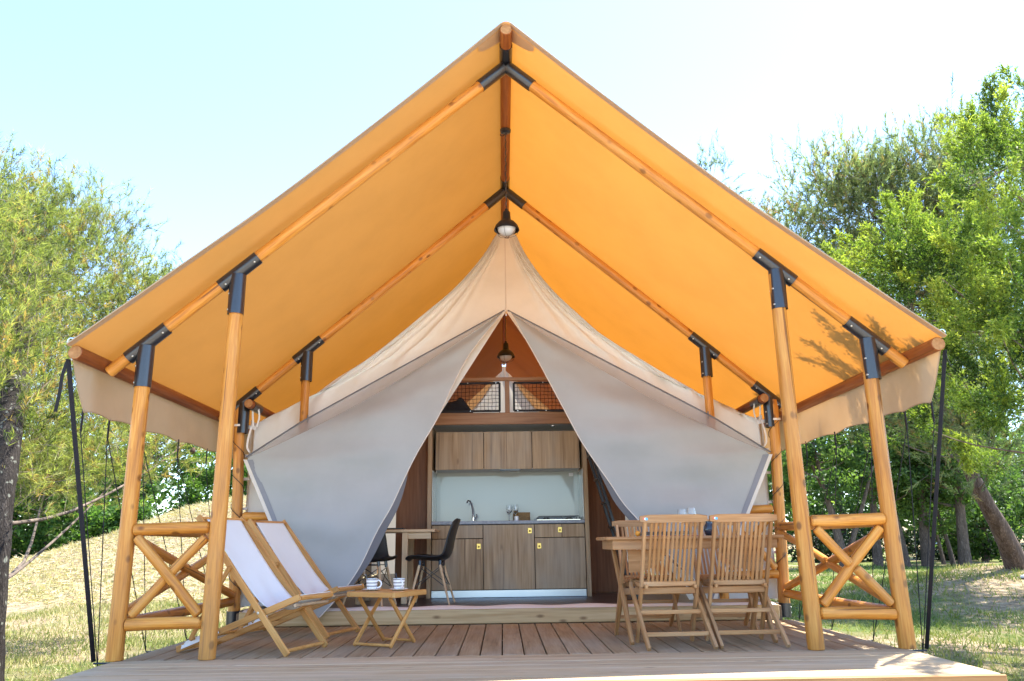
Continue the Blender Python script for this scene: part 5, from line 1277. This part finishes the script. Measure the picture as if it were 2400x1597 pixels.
def juniper():
    rg = np.random.RandomState(21)
    T = thing('juniper_tree', (5.75, 1.7, -0.5), 0, 'bright green juniper with plume shaped branches beside the right eave', 'tree')
    trunk = [(5.75, 1.7, -0.5), (5.75, 1.7, 1.0), (5.7, 1.7, 2.6), (5.55, 1.7, 4.0), (5.4, 1.8, 5.0)]
    trunk_part(T, trunk, 0.17, 0.03, 'bark2', 5)
    ells = E3([(5.66, 2.4, 4.55, 0.34, 0.95), (5.0, 2.8, 3.7, 0.55, 0.37), (5.73, 3.0, 3.45, 0.45, 0.86), (4.55, 3.2, 3.85, 0.45, 0.36), (4.7, 3.4, 3.37, 0.6, 0.40), (5.1, 3.1, 3.35, 0.5, 0.4), (4.3, 3.4, 3.75, 0.25, 0.25), (5.4, 3.2, 2.88, 0.61, 0.52), (5.61, 3.4, 2.2, 0.55, 0.5), (5.44, 4.2, 2.33, 0.55, 0.45), (5.95, 3.6, 1.7, 0.40, 0.40), (5.29, 4.0, 2.74, 0.44, 0.45), (6.3, 2.6, 4.0, 0.6, 1.3), (6.4, 3.0, 2.4, 0.6, 1.0), (4.27, 0.4, 3.6, 0.22, 0.60), (4.0, 0.2, 2.7, 0.24, 0.40), (3.92, 0.5, 2.3, 0.28, 0.25), (4.15, 0.6, 1.95, 0.2, 0.25), (4.05, 0.9, 3.05, 0.25, 0.2), (4.7, 0.9, 3.9, 0.35, 0.6), (4.8, 0.6, 2.6, 0.4, 0.6), (3.62, 0.95, 3.12, 0.20, 0.16), (3.62, 0.6, 2.85, 0.16, 0.13), (3.95, 1.3, 3.2, 0.28, 0.22), (4.45, 1.8, 3.36, 0.35, 0.25), (5.3, 0.9, 4.3, 0.5, 0.5)])
    vol = np.array([e[3]*e[4]*e[5] for e in ells])**0.7; vol /= vol.sum()
    C = []; EC = []
    for e, p in zip(ells, vol):
        k = max(6, int(235*p)); C.append(in_ell(rg, e, k, 0.4)); EC.append(np.repeat([e[:3]], k, 0))
    C = np.concatenate(C); EC = np.concatenate(EC); K = len(C); nb = 95
    out = unit(C-EC)
    PD = unit(out*0.6+rg.normal(size=(K, 3))*0.28+np.array([-0.35, -0.15, 0.7]))      # plume axis
    PL = 0.34+0.40*rg.random(K)
    t = rg.random((K, nb)); S = C[:, None]+PD[:, None]*(PL[:, None]*t)[..., None]+rg.normal(size=(K, nb, 3))*(0.058*(1.12-0.9*t))[..., None]
    D = unit(PD[:, None]*0.8+rg.normal(size=(K, nb, 3))*0.5); L = np.full((K, nb), 0.085)*(0.7+0.7*rg.random((K, nb)))
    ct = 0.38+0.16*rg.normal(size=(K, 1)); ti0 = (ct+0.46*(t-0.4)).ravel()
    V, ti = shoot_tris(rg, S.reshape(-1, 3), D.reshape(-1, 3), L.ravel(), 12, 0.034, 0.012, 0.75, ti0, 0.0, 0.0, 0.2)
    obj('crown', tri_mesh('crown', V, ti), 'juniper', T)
    pick = rg.choice(K, 24, False)
    obj('limbs', limb_mesh('limbs', limbs_to(rg, trunk, C[pick], 0.016, 0.004, 0.25)), 'twig', T)
juniper()

def leafy(name, label, base, ells, ncl, nl, rad, size, leafm, seed, trunks=None, cat='tree', barkm='bark2', group=None, tmean=0.5):
    rg = np.random.RandomState(seed); T = thing(name, base, 0, label, cat, group)
    vol = np.array([e[3]*e[4]*e[5] for e in ells])**0.75; vol /= vol.sum()
    C = np.concatenate([in_ell(rg, e, max(2, int(ncl*p)), 0.45) for e, p in zip(ells, vol)]); K = len(C)
    d = unit(rg.normal(size=(K, nl, 3)))*(rg.random((K, nl, 1))**0.5)*rad*np.array([1, 1, 0.7]); Lc = (C[:, None]+d).reshape(-1, 3)
    V = leaf_tris(rg, Lc, size); ti = np.repeat(tmean+0.16*rg.normal(size=K), nl)+0.14*rg.normal(size=K*nl); ti = np.concatenate([ti, ti])
    obj('crown', tri_mesh('crown', V, ti), leafm, T)
    if trunks:
        for pts, r0, r1 in trunks: trunk_part(T, pts, r0, r1, barkm, seed, 0.15)
        mid = trunks[0][0]; pick = rg.choice(K, min(K, 26), False)
        obj('limbs', limb_mesh('limbs', limbs_to(rg, mid, C[pick], trunks[0][2]*0.8, 0.012, 0.3), 5), 'twig', T)
    return T
def gz(x, y): return float(ground_h(x, y))
# shrubs behind the mound, left
SH = [(-9.4, 25.5, 1.9, 4.0, 'dense light green shrub just over the crest of the mound'), (-15.6, 22.0, 1.7, 4.0, 'leafy shrub half hidden by the black strap on the left'), (-20.5, 20.5, 1.9, 4.2, 'large leafy shrub at the far left behind the trunk'), (-17.2, 22.5, 2.2, 4.6, 'rounded green shrub left of the straw mound'),
      (-14.2, 26.0, 2.3, 6.2, 'tall leafy shrub rising behind the left slope of the mound'), (-11.0, 28.5, 2.5, 7.2, 'tall leafy shrub behind the top of the mound'), (-7.6, 29.5, 2.4, 7.4, 'bright green shrub behind the mound, next to the tent side'), (-13.0, 21.8, 0.9, 0.9, 'low dark shrub on the left shoulder of the mound')]
for i, (x, y, r, h, lb) in enumerate(SH):
    z = gz(x, y)
    leafy('leafy_shrub', lb, (x, y, z), [(x, y, z+h*0.30, r, r, h*0.32), (x-0.5*r, y-0.3, z+h*0.55, r*0.7, r*0.7, h*0.28), (x+0.4*r, y, z+h*0.74, r*0.7, r*0.7, h*0.27)], 150 if h > 1 else 50, 75, 0.42, 0.15, 'leafA', 40+i,
          [([(x, y, z-0.1), (x+0.1, y, z+h*0.3), (x-0.1, y, z+h*0.6)], 0.09, 0.03)], 'shrub', 'bark2', 'shrubs behind the mound', 0.52)
# wood on the right, tree by tree
FT = [(13.4, 26.5, 0.16, 8.5, 'dark multi stemmed tree seen between the right porch posts'), (15.9, 29.0, 0.20, 9.0, 'straight trunked tree just left of the right corner post'),
      (17.2, 29.2, 0.20, 9.0, 'tree with a leaning dark trunk right of the outer porch post'), (18.2, 29.4, 0.24, 9.5, 'thick dark trunked tree behind the black strap on the right'),
      (20.6, 32.5, 0.10, 5.0, 'thin young tree on the right lawn, left one of two'), (19.4, 29.5, 0.11, 5.0, 'thin young tree on the right lawn with twisted stem'),
      (19.2, 28.3, 0.26, 8.0, 'short stout trunked tree in the middle of the right lawn'), (37.0, 58.0, 0.5, 13.0, 'far dark tree in front of the parked car')]
for i, (x, y, r, h, lb) in enumerate(FT):
    z = gz(x, y); ln = (-0.9, 0.2, -0.9, 0.25, -0.5, -0.6, 0.35, 0.2)[i]; cw = 2.0 if h > 6 else 1.1
    tr = [([(x, y, z-0.15), (x+ln*0.25, y, z+h*0.2), (x+ln*0.6, y, z+h*0.42), (x+ln, y, z+h*0.7)], r, r*0.35)]
    if i == 0: tr += [([(x+0.2, y, z+0.6), (x+0.9, y, z+2.2), (x+1.6, y, z+4)], 0.12, 0.05), ([(x, y, z+0.8), (x-0.2, y+0.3, z+2.5), (x-1.0, y, z+4.4)], 0.12, 0.05)]
    leafy('lawn_tree', lb, (x, y, z), [(x+ln*0.6, y, z+h*0.46, cw*1.1, cw, h*0.17), (x+ln-0.8, y-0.4, z+h*0.62, cw, cw, h*0.2), (x+ln+0.9, y+0.4, z+h*0.66, cw, cw, h*0.2), (x+ln, y, z+h*0.85, cw*0.9, cw*0.9, h*0.16)], 150 if h > 6 else 60, 60, 0.5, 0.17 if i < 7 else 0.3, 'leafB', 60+i, tr, 'tree', 'bark2', 'trees on the right lawn', 0.5)
BW = [(9.5, 33, 6.5), (13.5, 37, 7.5), (19, 40, 8.0), (24.5, 41, 7.0), (30, 46, 8.0), (24, 35, 4.0), (40, 60, 11.0), (33, 66, 11.0), (47, 66, 12.0)]
BL = ['leafy tree of the background wood nearest the tent side', 'background tree behind the right porch bay', 'background tree above the dark hedge, left end', 'background tree above the dark hedge, right end', 'background tree left of the far parked car', 'bright bush between the lawn trunks', 'far tree right of the parked car', 'far tree left behind the parked car', 'farthest tree at the right edge']
for i, (x, y, h) in enumerate(BW):
    z = gz(x, y)
    leafy('woodland_tree', BL[i], (x, y, z), [(x, y, z+h*0.35, 2.6, 2.2, h*0.28), (x-1.4, y-.5, z+h*0.6, 2.0, 1.8, h*0.25), (x+1.3, y, z+h*0.7, 2.1, 1.9, h*0.27)], 120, 60, 0.6, 0.24, 'leafB', 90+i, [([(x, y, z-.2), (x+.2, y, z+h*.3), (x, y, z+h*.7)], 0.2, 0.06)], 'tree', 'bark2', 'trees of the background wood', 0.42)
leafy('clipped_hedge', 'dark low hedge beyond the lawn trunks on the right', (22, 38, gz(22, 38)), [(16.5, 37, gz(16, 37)+0.7, 2.0, 0.8, 0.8), (20, 37.5, gz(20, 37)+0.8, 2.2, 0.8, 0.9), (24, 38, gz(24, 38)+0.8, 2.4, 0.8, 0.9), (28, 39, gz(28, 39)+0.8, 2.2, 0.8, 0.9)], 220, 50, 0.45, 0.2, 'leafD', 120, None, 'hedge', 'bark2', None, 0.4)
# wood that closes the view beyond, too far to count
def far_wood():
    rg = np.random.RandomState(33); ells = []
    for x in np.linspace(-75, 90, 34):
        y = 80+6*rg.normal(); h = 9+3*rg.random(); z = gz(x, y); ells.append((x+rg.normal(), y, z+h*0.5, 4.2, 3.0, h*0.5))
    C = np.concatenate([in_ell(rg, e, 26, 0.5) for e in ells]); K = len(C); nl = 36
    d = unit(rg.normal(size=(K, nl, 3)))*rg.random((K, nl, 1))**0.5*1.5; V = leaf_tris(rg, (C[:, None]+d).reshape(-1, 3), 0.75)
    ti = np.repeat(0.42+0.15*rg.normal(size=K), nl)+0.12*rg.normal(size=K*nl)
    tag(obj('far_wood', tri_mesh('far_wood', V, np.concatenate([ti, ti])), 'leafB'), 'distant belt of woodland closing the horizon behind the tent', 'woodland', kind='stuff')
far_wood()

def grass():
    rg = np.random.RandomState(50)
    def field(n, x0, x1, y0, y1, pw):
        u = rg.random(n)**pw; y = y0+(y1-y0)*u; x = x0+(x1-x0)*rg.random(n); return x, y
    xs = []; ys = []
    for a in ((52000, -9, -2.85, -2.0, 11, 1.3), (42000, 2.85, 10, -2.0, 13, 1.3), (36000, -18, -4.2, 9, 24, 0.9), (26000, 5, 20, 9, 30, 1.2), (3000, -4, 4, -3.5, -1.3, 1)):
        x, y = field(*a); xs.append(x); ys.append(y)
    x = np.concatenate(xs); y = np.concatenate(ys); keep = ~((np.abs(x) < 2.8) & (y > -1.15)); x = x[keep]; y = y[keep]
    # bare and thick patches
    dens = np.sin(0.9*x+1)*np.sin(1.1*y+2)+0.6*np.sin(2.3*x-y)+0.5*np.sin(3.1*y+x*1.7); keep = rg.random(len(x)) < np.clip(0.62+0.3*dens, 0.12, 1); x = x[keep]; y = y[keep]; dens = dens[keep]
    z = ground_h(x, y); n = len(x); S = np.stack([x, y, z-0.01], -1)
    dist = np.hypot(x, y+5.8); hgt = (0.05+0.05*rg.random(n))*(1+0.02*dist); D = unit(rg.normal(size=(n, 3))*0.5+np.array([0, 0, 0.9]))
    w = (0.006+0.0009*dist)
    sd = unit(np.cross(D, rg.normal(size=(n, 3))))*(w/2)[:, None]; tip = S+D*hgt[:, None]
    V = np.stack([S-sd, S+sd, tip], 1)
    straw = 0.50+0.20*np.tanh(-x*0.18)+0.34*np.clip((6.5-y)/5, 0, 1)*(x > 0)+0.45*np.clip((z+0.47)*0.8, 0, 1)-0.10*dens+0.16*rg.normal(size=n)
    tag(obj('grass', tri_mesh('grass', V, straw), 'grass'), 'short half dry grass around the deck and up the mound', 'grass', kind='stuff')
grass()

def straw_litter():
    rg = np.random.RandomState(52); n = 26000
    x = -19+15.2*rg.random(n); y = 11+13*rg.random(n); z = ground_h(x, y); S = np.stack([x, y, z+0.012+0.03*rg.random(n)], -1)
    D = unit(rg.normal(size=(n, 3))*np.array([1, 1, 0.30])); L = (0.10+0.20*rg.random(n))[:, None]; sd = unit(np.cross(D, rg.normal(size=(n, 3))))*(0.006+0.013*rg.random((n, 1)))
    tint = np.clip(0.86+0.16*rg.normal(size=n), 0.55, 1)
    tag(obj('straw_litter', tri_mesh('straw_litter', np.stack([S-sd, S+sd, S+D*L], 1), tint), 'grass'), 'loose dry straw scattered over the mound on the left', 'straw', kind='stuff')
straw_litter()
# stones at the foot of the big pine and a car parked far off
def stone(loc, s, label, seed):
    rg = random.Random(seed); v, f = [], []
    v, f = lathe([(0.001, 0.0), (0.7, 0.03), (1.0, 0.28), (0.86, 0.55), (0.45, 0.72), (0.001, 0.76)], 9)
    v = [(x*s*rg.uniform(.8, 1.2), y*s*0.8*rg.uniform(.8, 1.2), z*s*rg.uniform(.85, 1.15)) for x, y, z in v]
    tag(obj('stone', mk('stone', v, f, 50), 'counter', None, Matrix.Translation(loc)), label, 'stone')
stone((9.55, 9.2, gz(9.55, 9.2)-0.02), 0.13, 'grey stone in the grass at the foot of the leaning pine', 3)
def car():
    x0, y0 = 37.2, 61.0; z0 = gz(x0, y0); M = TRZ((x0, y0, z0), math.radians(-12))
    C = thing('parked_car', (x0, y0, z0), math.radians(-12), 'pale blue white car parked far off between the trees on the right', 'car')
    side = [(-2.1, 0.35), (-2.15, 0.7), (-2.0, 0.88), (-1.35, 0.95), (-0.75, 1.38), (0.65, 1.42), (1.25, 1.0), (1.95, 0.88), (2.1, 0.65), (2.1, 0.35)]
    n = len(side); v = []
    for y, k in ((-0.82, 0.94), (-0.86, 1.0), (0.86, 1.0), (0.82, 0.94)):
        for x, z in side: v.append((x*k, y*(0.82 if z > 1.1 else 1), 0.35+(z-0.35)*k))
    f = [tuple(range(n))[::-1], tuple(3*n+i for i in range(n))]
    for k in range(3):
        for i in range(n): f.append((k*n+i, k*n+(i+1) % n, (k+1)*n+(i+1) % n, (k+1)*n+i))
    MT['carpaint'] = plain('pale_car_paint', (0.55, 0.66, 0.72), 0.25, coat=0.6); MT['tyre'] = plain('tyre_rubber', (0.02, 0.02, 0.02), 0.8)
    obj('body', mk('body', v, f, 30), 'carpaint', C, M)
    for s in (-1, 1):
        v = [(-1.15, s*0.80, 1.0), (-0.68, s*0.725, 1.32), (0.55, s*0.725, 1.35), (1.05, s*0.80, 1.02)]
        obj('side_window', mk('side_window', v, [(0, 1, 2, 3) if s < 0 else (3, 2, 1, 0)]), 'jug', C, M @ Matrix.Translation((0, s*0.012, 0)))
        for x in (-1.3, 1.35):
            vv, ff = lathe([(0.001, -0.1), (0.2, -0.1), (0.31, -0.09), (0.32, 0), (0.31, 0.09), (0.2, 0.1), (0.001, 0.1)], 20)
            w = obj('wheel', mk('wheel', vv, ff, 50), 'tyre', C, M @ Matrix.Translation((x, s*0.80, 0.32)) @ Matrix.Rotation(math.pi/2, 4, 'X'))
            vv, ff = lathe([(0.19, -0.108), (0.19, -0.104), (0.001, -0.108)] if s > 0 else [(0.001, 0.108), (0.19, 0.104), (0.19, 0.108)], 16); obj('rim', mk('rim', vv, ff), 'alu', w, M @ Matrix.Translation((x, s*0.80, 0.32)) @ Matrix.Rotation(math.pi/2, 4, 'X'))
    obj('windscreen', mk('windscreen', [(-1.36, -0.7, 0.97), (-1.36, 0.7, 0.97), (-0.78, 0.62, 1.37), (-0.78, -0.62, 1.37)], [(0, 1, 2, 3)]), 'jug', C, M @ Matrix.Translation((-0.012, 0, 0.012)))
car()
